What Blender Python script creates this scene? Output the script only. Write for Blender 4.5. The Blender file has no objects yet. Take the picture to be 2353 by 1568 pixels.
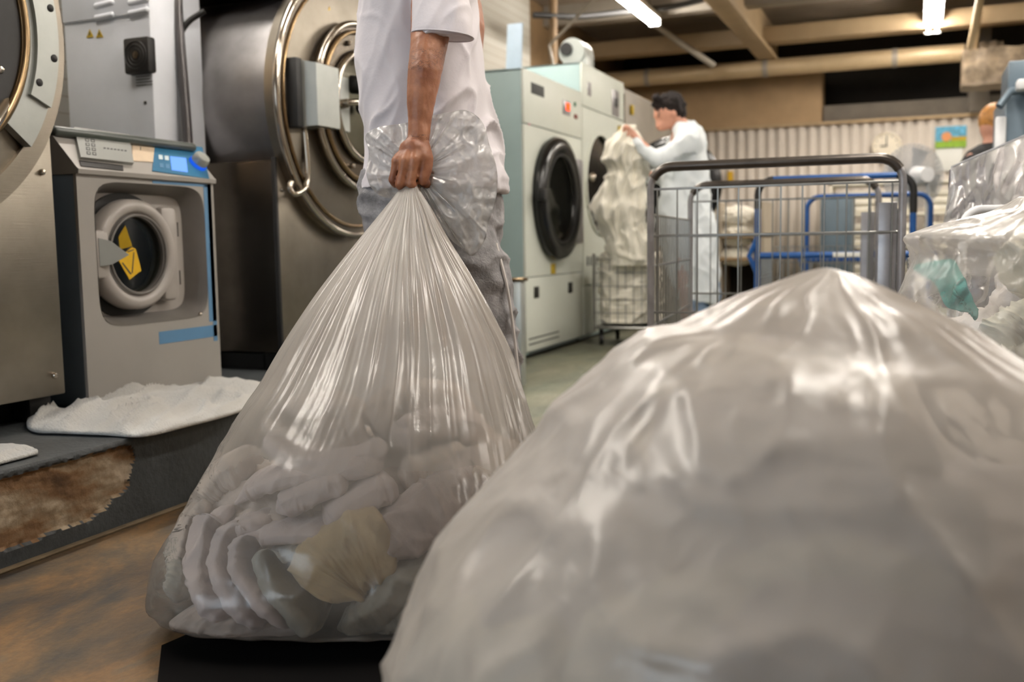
import bpy, bmesh, math, random
from mathutils import Vector, Matrix, noise
random.seed(7)
PI = math.pi
V = Vector
sc = bpy.context.scene
COL = sc.collection

# ---------------------------------------------------------------- camera model
FPX, WPX, HPX, CAMH = 2288.0, 2353, 1568, 0.75
_y, _p, _r = math.radians(22.2), math.radians(-5.65), math.radians(0.9)
_F = V((-math.sin(_y)*math.cos(_p), math.cos(_y)*math.cos(_p), math.sin(_p)))
_R0 = V((math.cos(_y), math.sin(_y), 0))
_U0 = _R0.cross(_F)
CU = _U0*math.cos(_r) + _R0*math.sin(_r)
CR = _R0*math.cos(_r) - _U0*math.sin(_r)
CF = _F
FH = V((_F.x, _F.y, 0)).normalized()      # horizontal "away"
RH = _R0                                   # horizontal "to the right"
UP = V((0, 0, 1))
def ray(px, py): return CR*((px-WPX/2)/FPX) - CU*((py-HPX/2)/FPX) + CF
def P(px, py, d): return V((0, 0, CAMH)) + ray(px, py)*d
def ON(px, py, ax, val):
    r = ray(px, py); o = (0, 0, CAMH)[ax]
    return V((0, 0, CAMH)) + r*((val-o)/r[ax])

# ---------------------------------------------------------------- materials
def lin(c):
    return tuple((x/12.92 if x <= .04045 else ((x+.055)/1.055)**2.4) for x in c)
def S(r, g, b): return lin((r/255, g/255, b/255)) + (1,)
class NT:
    def __init__(s, name):
        s.m = bpy.data.materials.new(name); s.m.use_nodes = True
        s.t = s.m.node_tree; s.t.nodes.clear()
        s.out = s.n('ShaderNodeOutputMaterial')
    def n(s, typ, **kw):
        nd = s.t.nodes.new(typ)
        for k, v in kw.items():
            if k in nd.inputs.keys() if hasattr(nd.inputs, 'keys') else False: nd.inputs[k].default_value = v
            else: setattr(nd, k, v)
        return nd
    def l(s, a, b): s.t.links.new(a, b)
def tex_noise(nt, scale, detail=4, rough=.6, stretch=(1, 1, 1), dist=0):
    co = nt.n('ShaderNodeTexCoord'); mp = nt.n('ShaderNodeMapping'); mp.inputs['Scale'].default_value = stretch
    nz = nt.n('ShaderNodeTexNoise'); nz.inputs['Scale'].default_value = scale; nz.inputs['Detail'].default_value = detail
    nz.inputs['Roughness'].default_value = rough; nz.inputs['Distortion'].default_value = dist
    nt.l(co.outputs['Object'], mp.inputs[0]); nt.l(mp.outputs[0], nz.inputs['Vector'])
    return nz.outputs['Fac']
def ramp(nt, fac, stops):
    r = nt.n('ShaderNodeValToRGB'); e = r.color_ramp.elements
    while len(e) < len(stops): e.new(.5)
    for i, (p, c) in enumerate(stops): e[i].position = p; e[i].color = c
    nt.l(fac, r.inputs[0]); return r.outputs[0]
def mat(name, col, rough=.5, metal=0, var=.08, vscale=6, bump=0, bscale=40, stretch=(1, 1, 1), spec=.5, bstretch=None, coat=0, sheen=0):
    nt = NT(name); b = nt.n('ShaderNodeBsdfPrincipled')
    b.inputs['Roughness'].default_value = rough; b.inputs['Metallic'].default_value = metal
    b.inputs['Specular IOR Level'].default_value = spec; b.inputs['Coat Weight'].default_value = coat
    b.inputs['Sheen Weight'].default_value = sheen
    f = tex_noise(nt, vscale, stretch=stretch)
    lo = tuple(max(0, c*(1-var*1.5)) for c in col[:3])+(1,); hi = tuple(min(1, c*(1+var)) for c in col[:3])+(1,)
    nt.l(ramp(nt, f, [(.3, lo), (.7, hi)]), b.inputs['Base Color'])
    if bump:
        f2 = tex_noise(nt, bscale, detail=5, stretch=bstretch or stretch)
        bp = nt.n('ShaderNodeBump'); bp.inputs['Strength'].default_value = bump; bp.inputs['Distance'].default_value = .01
        nt.l(f2, bp.inputs['Height']); nt.l(bp.outputs[0], b.inputs['Normal'])
    nt.l(b.outputs[0], nt.out.inputs[0]); return nt.m
def emit(name, col, st):
    nt = NT(name); e = nt.n('ShaderNodeEmission'); e.inputs[0].default_value = col; e.inputs[1].default_value = st
    nt.l(e.outputs[0], nt.out.inputs[0]); return nt.m
def film(name, alpha=.5, zlow=None, col=(.86, .86, .85, 1), rough=.22, gloss=1.0, bump=.25, bscale=14, trans=.5, bstretch=(1, 1, 1)):
    """thin polythene: partly clear, partly scattering, glossy"""
    nt = NT(name)
    f2 = tex_noise(nt, bscale, detail=5, rough=.55, stretch=bstretch, dist=.4)
    bp = nt.n('ShaderNodeBump'); bp.inputs['Strength'].default_value = bump; bp.inputs['Distance'].default_value = .02
    nt.l(f2, bp.inputs['Height'])
    d = nt.n('ShaderNodeBsdfDiffuse'); d.inputs[0].default_value = col
    t = nt.n('ShaderNodeBsdfTranslucent'); t.inputs[0].default_value = col
    nt.l(bp.outputs[0], d.inputs['Normal']); nt.l(bp.outputs[0], t.inputs['Normal'])
    m1 = nt.n('ShaderNodeMixShader'); m1.inputs[0].default_value = trans
    nt.l(d.outputs[0], m1.inputs[1]); nt.l(t.outputs[0], m1.inputs[2])
    tr = nt.n('ShaderNodeBsdfTransparent'); tr.inputs[0].default_value = (.97, .97, .96, 1)
    lw = nt.n('ShaderNodeLayerWeight'); lw.inputs[0].default_value = .35
    pw = nt.n('ShaderNodeMath', operation='POWER'); pw.inputs[1].default_value = 2.0; nt.l(lw.outputs['Facing'], pw.inputs[0])
    mr = nt.n('ShaderNodeMapRange'); mr.inputs['To Min'].default_value = alpha; mr.inputs['To Max'].default_value = min(1, alpha+.38)
    nt.l(pw.outputs[0], mr.inputs[0])
    if zlow:   # the filled lower part lies flat on the cloth and reads clearer than the gathered upper part
        z0_, z1_, k_ = zlow
        co = nt.n('ShaderNodeTexCoord'); sp = nt.n('ShaderNodeSeparateXYZ'); nt.l(co.outputs['Object'], sp.inputs[0])
        nzf = tex_noise(nt, 5, 2, .5)
        w1 = nt.n('ShaderNodeMath', operation='MULTIPLY_ADD'); nt.l(nzf, w1.inputs[0]); w1.inputs[1].default_value = .22; nt.l(sp.outputs[2], w1.inputs[2])
        w2 = nt.n('ShaderNodeMath', operation='SUBTRACT'); nt.l(w1.outputs[0], w2.inputs[0]); w2.inputs[1].default_value = z0_+.11
        w3 = nt.n('ShaderNodeMath', operation='DIVIDE', use_clamp=True); nt.l(w2.outputs[0], w3.inputs[0]); w3.inputs[1].default_value = z1_-z0_
        m_ = nt.n('ShaderNodeMath', operation='MULTIPLY_ADD'); nt.l(w3.outputs[0], m_.inputs[0]); m_.inputs[1].default_value = 1-k_; m_.inputs[2].default_value = k_
        mm_ = nt.n('ShaderNodeMath', operation='MULTIPLY'); nt.l(mr.outputs[0], mm_.inputs[0]); nt.l(m_.outputs[0], mm_.inputs[1])
        mr = mm_
    m2 = nt.n('ShaderNodeMixShader'); nt.l(mr.outputs[0], m2.inputs[0]); nt.l(tr.outputs[0], m2.inputs[1]); nt.l(m1.outputs[0], m2.inputs[2])
    g = nt.n('ShaderNodeBsdfGlossy'); g.inputs['Roughness'].default_value = rough; nt.l(bp.outputs[0], g.inputs['Normal'])
    fr = nt.n('ShaderNodeFresnel'); fr.inputs[0].default_value = 1.5; nt.l(bp.outputs[0], fr.inputs['Normal'])
    mu = nt.n('ShaderNodeMath', operation='MULTIPLY'); mu.inputs[1].default_value = gloss; mu.use_clamp = True; nt.l(fr.outputs[0], mu.inputs[0])
    m3 = nt.n('ShaderNodeMixShader'); nt.l(mu.outputs[0], m3.inputs[0]); nt.l(m2.outputs[0], m3.inputs[1]); nt.l(g.outputs[0], m3.inputs[2])
    nt.l(m3.outputs[0], nt.out.inputs[0]); return nt.m
def glass(name, tint=(.8, .85, .85, 1), k=.25):
    nt = NT(name); tr = nt.n('ShaderNodeBsdfTransparent'); tr.inputs[0].default_value = tint
    g = nt.n('ShaderNodeBsdfGlossy'); g.inputs['Roughness'].default_value = .06
    m = nt.n('ShaderNodeMixShader'); m.inputs[0].default_value = k
    nt.l(tr.outputs[0], m.inputs[1]); nt.l(g.outputs[0], m.inputs[2]); nt.l(m.outputs[0], nt.out.inputs[0]); return nt.m

K = {}
K['steel'] = mat('brushed stainless steel', S(150, 142, 130), .34, .95, .12, 5, .10, 60, (1, 1, 1), bstretch=(1, .15, 6))
K['steel_dark'] = mat('darker stainless steel', S(96, 88, 78), .27, .95, .25, 3, .06, 50, bstretch=(.3, 1, 5))
K['steel_drum'] = mat('rolled stainless sheet', S(150, 147, 148), .36, .75, .2, 3, .06, 40, bstretch=(.2, 1, 6))
K['chrome'] = mat('polished chrome', S(190, 182, 170), .16, 1, .05)
K['bronze'] = mat('golden steel trim', S(150, 128, 98), .25, 1, .1)
K['satin'] = mat('satin light metal', S(176, 180, 176), .38, .55, .06, 8, .04, 60)
K['mat'] = mat('black painted bag shade', S(7, 6, 6), .95, 0, .2, spec=.1)  # near black for the painted shade under the carried bag
K['black'] = mat('black rubber', S(20, 19, 18), .55, 0, .2)
K['blackgloss'] = mat('black gloss plastic', S(16, 16, 17), .25, 0, .1)
K['dark'] = mat('dark painted metal', S(42, 42, 42), .5, .2, .2)
K['washer'] = mat('warm grey enamel', S(158, 154, 148), .42, 0, .04, 3, .02, 90)
K['washer_side'] = mat('blue grey enamel', S(84, 94, 104), .42, 0, .06)
K['washer_lid'] = mat('dark green grey plastic lid', S(70, 76, 72), .3, 0, .1)
K['washer_blue'] = mat('steel blue enamel', S(92, 135, 172), .42, 0, .05)
K['panel_blue'] = mat('petrol blue control foil', S(48, 110, 146), .4, 0, .06)
K['door_grey'] = mat('light grey door plastic', S(168, 162, 156), .36, 0, .04)
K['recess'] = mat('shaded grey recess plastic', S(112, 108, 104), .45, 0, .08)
K['drawer'] = mat('soap drawer plastic', S(150, 152, 148), .45, 0, .04)
K['print'] = mat('dark print', S(58, 60, 60), .6)
K['whiteprint'] = mat('white print', S(200, 215, 220), .6)
K['paper'] = mat('aged taped paper', S(206, 186, 160), .7, 0, .06, 20)
K['white_paper'] = mat('white paper', S(226, 226, 220), .8, 0, .03)
K['yellow'] = mat('yellow warning foil', S(222, 176, 12), .5, 0, .08, 20)
K['yellow_dim'] = mat('yellow sticker', S(190, 160, 30), .5)
K['cabinet'] = mat('light grey sheet metal', S(228, 232, 240), .4, .0, .05, 3, .03, 30)
K['dryer'] = mat('pale green white enamel', S(216, 220, 210), .42, 0, .04, 2, .02, 30)
K['dryer_side'] = mat('pale turquoise side panel', S(164, 186, 186), .45, 0, .05, 2)
K['wire'] = mat('galvanised wire', S(150, 150, 146), .3, .9, .1, 20)
K['tube_grey'] = mat('zinc plated tube', S(150, 148, 150), .32, .35, .15, 10)
K['tube_dark'] = mat('dark worn handle tube', S(84, 78, 72), .28, .6, .2, 8)
K['blue'] = mat('blue painted steel', S(32, 84, 150), .38, .1, .12, 8)
K['whiteplastic'] = mat('white plastic', S(225, 226, 228), .4)
K['fan'] = mat('grey fan guard plastic', S(176, 178, 180), .5)
K['teal'] = mat('teal fabric', S(70, 158, 150), .8, 0, .15, 14, .4, 60)
K['linen'] = mat('cream linen', S(244, 238, 222), .85, 0, .1, 4, .5, 14, sheen=.2)
K['linen_white'] = mat('white cotton linen', S(222, 215, 212), .85, 0, .05, 5, .5, 18, sheen=.2)
K['garment'] = mat('lilac grey cotton', S(200, 186, 182), .85, 0, .06, 7, .55, 22, sheen=.2)
K['garment2'] = mat('light grey cotton', S(192, 178, 168), .85, 0, .06, 7, .55, 22, sheen=.2)
K['garment3'] = mat('pale green grey cotton', S(158, 154, 144), .85, 0, .06, 7, .55, 22, sheen=.2)
K['garment4'] = mat('sand beige cotton', S(192, 168, 128), .85, 0, .08, 7, .55, 22, sheen=.2)
K['towel'] = mat('white terry towel', S(222, 220, 214), .95, 0, .06, 8, .9, 160, sheen=.5)
K['tee'] = mat('white cotton jersey', S(212, 207, 212), .85, 0, .02, 4, .25, 16, sheen=.2)
K['coat'] = mat('white work coat', S(226, 232, 234), .85, 0, .03, 6, .35, 14)
K['jeans'] = mat('pale washed denim', S(150, 148, 150), .85, 0, .3, 18, .4, 120)
K['jeans2'] = mat('light blue denim', S(128, 150, 176), .85, 0, .2, 14, .4, 80)
K['hair'] = mat('dark brown hair', S(24, 13, 9), .85, 0, .3, 30, .5, 120)
K['hair_blond'] = mat('copper blond hair', S(186, 128, 62), .5, 0, .3, 30)
K['skin2'] = mat('light skin', S(206, 150, 126), .5, 0, .08, 12)
K['black_cloth'] = mat('black jersey', S(24, 24, 26), .85, 0, .2)
K['purple_cloth'] = mat('dark plum grey fabric', S(88, 82, 92), .85, 0, .3, 12, .4, 30)
K['duct'] = mat('cream painted duct', S(192, 168, 132), .45, .1, .06)
K['beam'] = mat('painted beam', S(170, 146, 112), .6, 0, .1, 2)
K['beam_grey'] = mat('grey beam', S(150, 142, 130), .5, .1, .1, 2)
K['soffit'] = mat('beige plaster soffit', S(166, 138, 104), .8, 0, .06)
K['grey_blue'] = mat('blue grey machine paint', S(96, 112, 124), .4, .2, .1)
K['foil'] = mat('crumpled silver foil', S(122, 106, 86), .5, .3, .35, 12, 1.0, 16)
K['clockface'] = mat('ivory clock plastic', S(236, 226, 206), .4)
K['sky_print'] = mat('printed blue', S(96, 170, 204), .6, 0, .35, 30)
K['green_print'] = mat('printed green', S(140, 178, 50), .6, 0, .3, 30)
K['orange_print'] = mat('printed orange', S(222, 150, 96), .6)
K['tube_on'] = emit('lit fluorescent tube', (1, .925, .83, 1), 84)
K['lcd'] = emit('lit blue lcd', S(118, 164, 255), 1.3)
K['red_led'] = emit('lit red digits', S(255, 60, 20), 4)
K['knob_glow'] = emit('blue ring light', S(30, 90, 220), 1.0)
K['doorglass'] = glass('round door glass', (.62, .64, .6, 1), .09)
K['film_main'] = film('milky polythene film of carried bag', .64, (.20, .74, .26), (.88, .82, .75, 1), .24, .85, .22, 9, .5, (1, 1, .25))
K['film_bunch'] = film('thin clear polythene gathered mouth', .44, None, (.97, .96, .95, 1), .24, 1.1, .5, 16, .5)
K['film_near'] = film('milky polythene film of near bag', .64, None, (.84, .775, .70, 1), .30, .9, .35, 6, .5)
K['film_right'] = film('polythene film of right bag', .40, (.58, .78, .5), (.90, .87, .83, 1), .3, .7, .3, 9, .5)
K['film_clear'] = film('clear polythene sheet', .42, None, (.94, .93, .93, 1), .3, .5, .35, 12, .5)
# skin with a tattoo round the elbow and the wrist
def skin_mat():
    nt = NT('tanned skin with faint line tattoo'); b = nt.n('ShaderNodeBsdfPrincipled'); b.inputs['Roughness'].default_value = .48
    b.inputs['Subsurface Weight'].default_value = .06; b.inputs['Subsurface Scale'].default_value = .01
    base = ramp(nt, tex_noise(nt, 18), [(.3, S(134, 82, 58)), (.7, S(178, 122, 90))])
    co = nt.n('ShaderNodeTexCoord'); sp = nt.n('ShaderNodeSeparateXYZ'); nt.l(co.outputs['Object'], sp.inputs[0])
    def band(z, w):
        a = nt.n('ShaderNodeMath', operation='SUBTRACT'); a.inputs[1].default_value = z; nt.l(sp.outputs[2], a.inputs[0])
        ab = nt.n('ShaderNodeMath', operation='ABSOLUTE'); nt.l(a.outputs[0], ab.inputs[0])
        c = nt.n('ShaderNodeMath', operation='LESS_THAN'); c.inputs[1].default_value = w; nt.l(ab.outputs[0], c.inputs[0]); return c.outputs[0]
    ad = nt.n('ShaderNodeMath', operation='ADD'); nt.l(band(P(960, 140, 2.3).z, .024), ad.inputs[0]); nt.l(band(P(960, 318, 2.3).z, .006), ad.inputs[1])
    f = tex_noise(nt, 60, 2, .5, (1, 1, 1.6), 1.5)
    g = ramp(nt, f, [(.44, (0, 0, 0, 1)), (.5, (1, 1, 1, 1)), (.56, (0, 0, 0, 1))])
    mu = nt.n('ShaderNodeMath', operation='MULTIPLY'); nt.l(ad.outputs[0], mu.inputs[0]); nt.l(g, mu.inputs[1])
    m2 = nt.n('ShaderNodeMath', operation='MULTIPLY'); m2.inputs[1].default_value = .6; nt.l(mu.outputs[0], m2.inputs[0])
    mx = nt.n('ShaderNodeMixRGB'); mx.inputs[2].default_value = S(62, 44, 40); nt.l(m2.outputs[0], mx.inputs[0]); nt.l(base, mx.inputs[1])
    nt.l(mx.outputs[0], b.inputs['Base Color'])
    bp = nt.n('ShaderNodeBump'); bp.inputs['Strength'].default_value = .25; bp.inputs['Distance'].default_value = .004
    nt.l(tex_noise(nt, 90, 4), bp.inputs['Height']); nt.l(bp.outputs[0], b.inputs['Normal'])
    nt.l(b.outputs[0], nt.out.inputs[0]); return nt.m
K['skin'] = skin_mat()
def floor_mat():
    nt = NT('worn painted concrete floor'); b = nt.n('ShaderNodeBsdfPrincipled')
    f1 = tex_noise(nt, 1.1, 6, .62, (1, .6, 1), .3); f2 = tex_noise(nt, 3.2, 7, .7, (1, .45, 1), .5); f3 = tex_noise(nt, 60, 3, .7)
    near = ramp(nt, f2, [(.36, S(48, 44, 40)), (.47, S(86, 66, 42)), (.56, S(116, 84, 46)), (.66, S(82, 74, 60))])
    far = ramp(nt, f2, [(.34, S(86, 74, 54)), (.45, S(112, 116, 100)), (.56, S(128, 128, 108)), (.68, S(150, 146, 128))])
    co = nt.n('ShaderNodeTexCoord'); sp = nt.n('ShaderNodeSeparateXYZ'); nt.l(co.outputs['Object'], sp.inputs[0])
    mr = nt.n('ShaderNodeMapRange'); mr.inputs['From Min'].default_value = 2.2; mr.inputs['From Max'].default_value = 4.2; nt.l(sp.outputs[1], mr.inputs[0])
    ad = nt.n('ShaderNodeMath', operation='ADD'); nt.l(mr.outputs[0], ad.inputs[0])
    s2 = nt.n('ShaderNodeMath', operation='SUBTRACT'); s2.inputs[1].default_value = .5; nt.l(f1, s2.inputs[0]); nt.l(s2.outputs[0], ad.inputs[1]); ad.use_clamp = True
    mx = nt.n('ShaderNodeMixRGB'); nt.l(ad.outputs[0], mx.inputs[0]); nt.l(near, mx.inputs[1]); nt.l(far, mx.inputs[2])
    m3 = nt.n('ShaderNodeMixRGB', blend_type='MULTIPLY'); m3.inputs[0].default_value = .5
    nt.l(mx.outputs[0], m3.inputs[1]); nt.l(ramp(nt, f3, [(.35, (.6, .6, .6, 1)), (.6, (1, 1, 1, 1))]), m3.inputs[2])
    nt.l(m3.outputs[0], b.inputs['Base Color'])
    rr = ramp(nt, f1, [(.4, (.42,)*3+(1,)), (.6, (.62,)*3+(1,))]); nt.l(rr, b.inputs['Roughness'])
    bp = nt.n('ShaderNodeBump'); bp.inputs['Strength'].default_value = .3; bp.inputs['Distance'].default_value = .004
    nt.l(f3, bp.inputs['Height']); nt.l(bp.outputs[0], b.inputs['Normal'])
    nt.l(b.outputs[0], nt.out.inputs[0]); return nt.m
K['floor'] = floor_mat()
K['curb'] = mat('dark blue grey floor paint', S(62, 66, 68), .55, 0, .25, 5, .4, 40)
K['conc'] = None
def conc_mat():
    nt = NT('broken brown concrete'); b = nt.n('ShaderNodeBsdfPrincipled'); b.inputs['Roughness'].default_value = .95
    f = tex_noise(nt, 8, 6, .6, (1, .7, 1.7), .1)
    nt.l(ramp(nt, f, [(.3, S(84, 62, 42)), (.44, S(128, 98, 68)), (.55, S(146, 128, 104)), (.66, S(184, 168, 146))]), b.inputs['Base Color'])
    bp = nt.n('ShaderNodeBump'); bp.inputs['Strength'].default_value = .6; bp.inputs['Distance'].default_value = .006
    nt.l(tex_noise(nt, 45, 4, .6), bp.inputs['Height']); nt.l(bp.outputs[0], b.inputs['Normal'])
    nt.l(b.outputs[0], nt.out.inputs[0]); return nt.m
K['conc'] = conc_mat()
def stripe_mat(name, c1, c2, axis, freq, rough=.5, w=.5):
    nt = NT(name); b = nt.n('ShaderNodeBsdfPrincipled'); b.inputs['Roughness'].default_value = rough
    co = nt.n('ShaderNodeTexCoord'); sp = nt.n('ShaderNodeSeparateXYZ'); nt.l(co.outputs['Object'], sp.inputs[0])
    m = nt.n('ShaderNodeMath', operation='MULTIPLY'); m.inputs[1].default_value = freq; nt.l(sp.outputs[axis], m.inputs[0])
    fr = nt.n('ShaderNodeMath', operation='FRACT'); nt.l(m.outputs[0], fr.inputs[0])
    nt.l(ramp(nt, fr.outputs[0], [(0, c1), (w-.08, c1), (w, c2), (.96, c2)]), b.inputs['Base Color'])
    nt.l(b.outputs[0], nt.out.inputs[0]); return nt.m
K['partition'] = mat('cream corrugated sheet', S(214, 204, 192), .5, 0, .05, 2)
def wall_mat():
    nt = NT('white glazed tile wall'); b = nt.n('ShaderNodeBsdfPrincipled'); b.inputs['Roughness'].default_value = .3
    co = nt.n('ShaderNodeTexCoord'); mp = nt.n('ShaderNodeMapping'); mp.inputs['Rotation'].default_value = (PI/2, 0, PI/2)
    br = nt.n('ShaderNodeTexBrick'); br.inputs['Scale'].default_value = 6; br.offset = 0
    br.inputs['Color1'].default_value = S(206, 204, 196); br.inputs['Color2'].default_value = S(190, 186, 176); br.inputs['Mortar'].default_value = S(140, 120, 96)
    br.inputs['Mortar Size'].default_value = .012; br.inputs['Row Height'].default_value = .5
    nt.l(co.outputs['Object'], mp.inputs[0]); nt.l(mp.outputs[0], br.inputs['Vector']); nt.l(br.outputs[0], b.inputs['Base Color'])
    nt.l(b.outputs[0], nt.out.inputs[0]); return nt.m
K['tilewall'] = wall_mat()
K['plaster'] = mat('warm plaster', S(170, 158, 140), .8, 0, .1, 1.5)
K['ceil'] = mat('grey brown ceiling sheet', S(138, 124, 108), .7, 0, .15, 1.5)
K['darkvoid'] = mat('painted dark of cavity', S(40, 34, 26), .8, 0, .3, 2)  # dark of the deep openings is put into this colour
K['greybeam'] = mat('grey brown plaster band', S(112, 104, 94), .8, 0, .1)
K['brownwall'] = mat('brown wall', S(120, 96, 66), .7, 0, .2, 2)

# ---------------------------------------------------------------- object helpers
def tag(o, label=None, cat=None, group=None, kind=None):
    if label: o['label'] = label
    if cat: o['category'] = cat
    if group: o['group'] = group
    if kind: o['kind'] = kind
    return o
def root(name, label, cat, loc, group=None):
    o = bpy.data.objects.new(name, None); COL.objects.link(o); o.location = loc; o.empty_display_size = .1
    return tag(o, label, cat, group)
def setpar(o, parent):
    if parent is None: return
    o.parent = parent
    if parent.type == 'EMPTY': o.matrix_parent_inverse = Matrix.Translation(-V(parent.location))
def link(name, me, material, parent=None, smooth=True, angle=40):
    o = bpy.data.objects.new(name, me); COL.objects.link(o)
    for m in (material if isinstance(material, (list, tuple)) else [material]): me.materials.append(m)
    if smooth:
        for p in me.polygons: p.use_smooth = True
        if angle < 180: me.set_sharp_from_angle(angle=math.radians(angle))
    setpar(o, parent); return o
def catmull(pts, n):
    pts = [V(p) for p in pts]
    if len(pts) == 2: return [pts[0].lerp(pts[1], i/(n-1)) for i in range(n)]
    L = [0]
    for a, b in zip(pts, pts[1:]): L.append(L[-1]+(b-a).length)
    out = []
    for i in range(n):
        s = L[-1]*i/(n-1); k = 0
        while k < len(L)-2 and s > L[k+1]: k += 1
        t = (s-L[k])/max(1e-9, L[k+1]-L[k]); p1, p2 = pts[k], pts[k+1]
        p0 = pts[k-1] if k else p1+(p1-p2); p3 = pts[k+2] if k+2 < len(pts) else p2+(p2-p1)
        out.append(.5*((2*p1)+(p2-p0)*t+(2*p0-5*p1+4*p2-p3)*t*t+(3*p1-p0-3*p2+p3)*t**3))
    return out
def lerpt(tbl, t):
    """piecewise linear lookup over equally spaced or (t,v) table"""
    if t <= tbl[0][0]: return tbl[0][1]
    for (a, va), (b, vb) in zip(tbl, tbl[1:]):
        if t <= b: return va+(vb-va)*(t-a)/max(1e-9, b-a)
    return tbl[-1][1]
class M:
    def __init__(s): s.bm = bmesh.new()
    def box(s, a, b, bev=0, seg=2, rot=None, c=None):
        a, b = V(a), V(b); r = bmesh.ops.create_cube(s.bm, size=1); vs = r['verts']
        for v in vs: v.co = V(((a.x+b.x)/2+v.co.x*abs(b.x-a.x), (a.y+b.y)/2+v.co.y*abs(b.y-a.y), (a.z+b.z)/2+v.co.z*abs(b.z-a.z)))
        if bev:
            es = list({e for v in vs for e in v.link_edges})
            r2 = bmesh.ops.bevel(s.bm, geom=es, offset=bev, segments=seg, affect='EDGES', profile=.5, clamp_overlap=True); vs = r2['verts']
        if rot: 
            cc = (a+b)/2 if c is None else V(c)
            vv = list({v for f in (r2['faces'] if bev else vs[0].link_faces) for v in f.verts}) if bev else vs
            bmesh.ops.rotate(s.bm, verts=vv, cent=cc, matrix=rot)
        return s
    def rings(s, rs, cap0=True, cap1=True, closed=True, wrap=False):
        L = [[s.bm.verts.new(p) for p in r] for r in rs]; n = len(L[0]); k = len(L)
        for i in range(k if wrap else k-1):
            A, B = L[i], L[(i+1) % k]
            for j in range(n if closed else n-1):
                try: s.bm.faces.new((A[j], A[(j+1) % n], B[(j+1) % n], B[j]))
                except ValueError: pass
        if cap0 and not wrap: s.bm.faces.new(L[0][::-1])
        if cap1 and not wrap: s.bm.faces.new(L[-1])
        return s
    def cyl(s, p0, p1, r0, r1=None, n=24, cap=True):
        p0, p1 = V(p0), V(p1); r1 = r0 if r1 is None else r1
        q = (p1-p0).to_track_quat('Z', 'Y'); x, y = q @ V((1, 0, 0)), q @ V((0, 1, 0))
        c = [(math.cos(2*PI*i/n), math.sin(2*PI*i/n)) for i in range(n)]
        return s.rings([[p0+x*a*r0+y*b*r0 for a, b in c], [p1+x*a*r1+y*b*r1 for a, b in c]], cap, cap)
    def tube(s, pts, r, n=10, closed=False, res=None):
        pts = [V(p) for p in pts]
        if res: pts = catmull(pts, res)
        k = len(pts); rs = []; up = None
        for i in range(k):
            if closed: t = pts[(i+1) % k]-pts[i-1]
            else: t = pts[min(i+1, k-1)]-pts[max(i-1, 0)]
            t.normalize()
            if up is None:
                up = V((0, 0, 1)) if abs(t.z) < .9 else V((1, 0, 0))
            up = (up-t*up.dot(t)).normalized(); b = t.cross(up)
            rr = r(i/(k-1)) if callable(r) else r
            rs.append([pts[i]+up*math.cos(2*PI*j/n)*rr+b*math.sin(2*PI*j/n)*rr for j in range(n)])
        return s.rings(rs, not closed, not closed, wrap=closed)
    def torus(s, c, axis, R, r, n=64, m=12, sy=1):
        c, axis = V(c), V(axis).normalized(); q = axis.to_track_quat('Z', 'Y'); x, y = q @ V((1, 0, 0)), q @ V((0, 1, 0))
        return s.tube([c+x*math.cos(2*PI*i/n)*R+y*math.sin(2*PI*i/n)*R*sy for i in range(n)], r, m, closed=True)
    def lathe(s, c, axis, prof, n=64, xv=None):
        """prof: list of (radius, height along axis)"""
        c, axis = V(c), V(axis).normalized(); q = axis.to_track_quat('Z', 'Y'); x, y = q @ V((1, 0, 0)), q @ V((0, 1, 0))
        rs = [[c+axis*h+(x*math.cos(2*PI*i/n)+y*math.sin(2*PI*i/n))*max(r, 1e-4) for i in range(n)] for r, h in prof]
        return s.rings(rs, True, True)
    def annulus(s, c, axis, r0, r1, h, n=64):
        c, axis = V(c), V(axis).normalized(); q = axis.to_track_quat('Z', 'Y'); x, y = q @ V((1, 0, 0)), q @ V((0, 1, 0))
        prof = [(r0, 0), (r0, h), (r1, h), (r1, 0)]
        rs = [[c+axis*hh+(x*math.cos(2*PI*i/n)+y*math.sin(2*PI*i/n))*r for r, hh in prof] for i in range(n)]
        return s.rings(rs, False, False, wrap=True)
    def ball(s, c, r, sc=(1, 1, 1), seg=20, rot=None):
        r_ = bmesh.ops.create_uvsphere(s.bm, u_segments=seg, v_segments=max(8, seg//2), radius=1)
        for v in r_['verts']:
            p = V((v.co.x*sc[0]*r, v.co.y*sc[1]*r, v.co.z*sc[2]*r))
            if rot: p = rot @ p
            v.co = p+V(c)
        return s
    def prism(s, pts, d):
        d = V(d); a = [V(p) for p in pts]
        return s.rings([a, [p+d for p in a]])
    def cap(s, p0, r0, p1, r1, n=14):
        s.ball(p0, r0, seg=n); s.ball(p1, r1, seg=n); return s.cyl(p0, p1, r0, r1, n)
    def chain(s, pr, n=14):
        for (a, ra), (b, rb) in zip(pr, pr[1:]): s.cap(a, ra, b, rb, n)
        return s
    def mesh(s, name):
        bmesh.ops.recalc_face_normals(s.bm, faces=s.bm.faces)
        me = bpy.data.meshes.new(name); s.bm.to_mesh(me); s.bm.free(); return me
    def build(s, name, material, parent=None, smooth=True, angle=40): return link(name, s.mesh(name), material, parent, smooth, angle)
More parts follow.
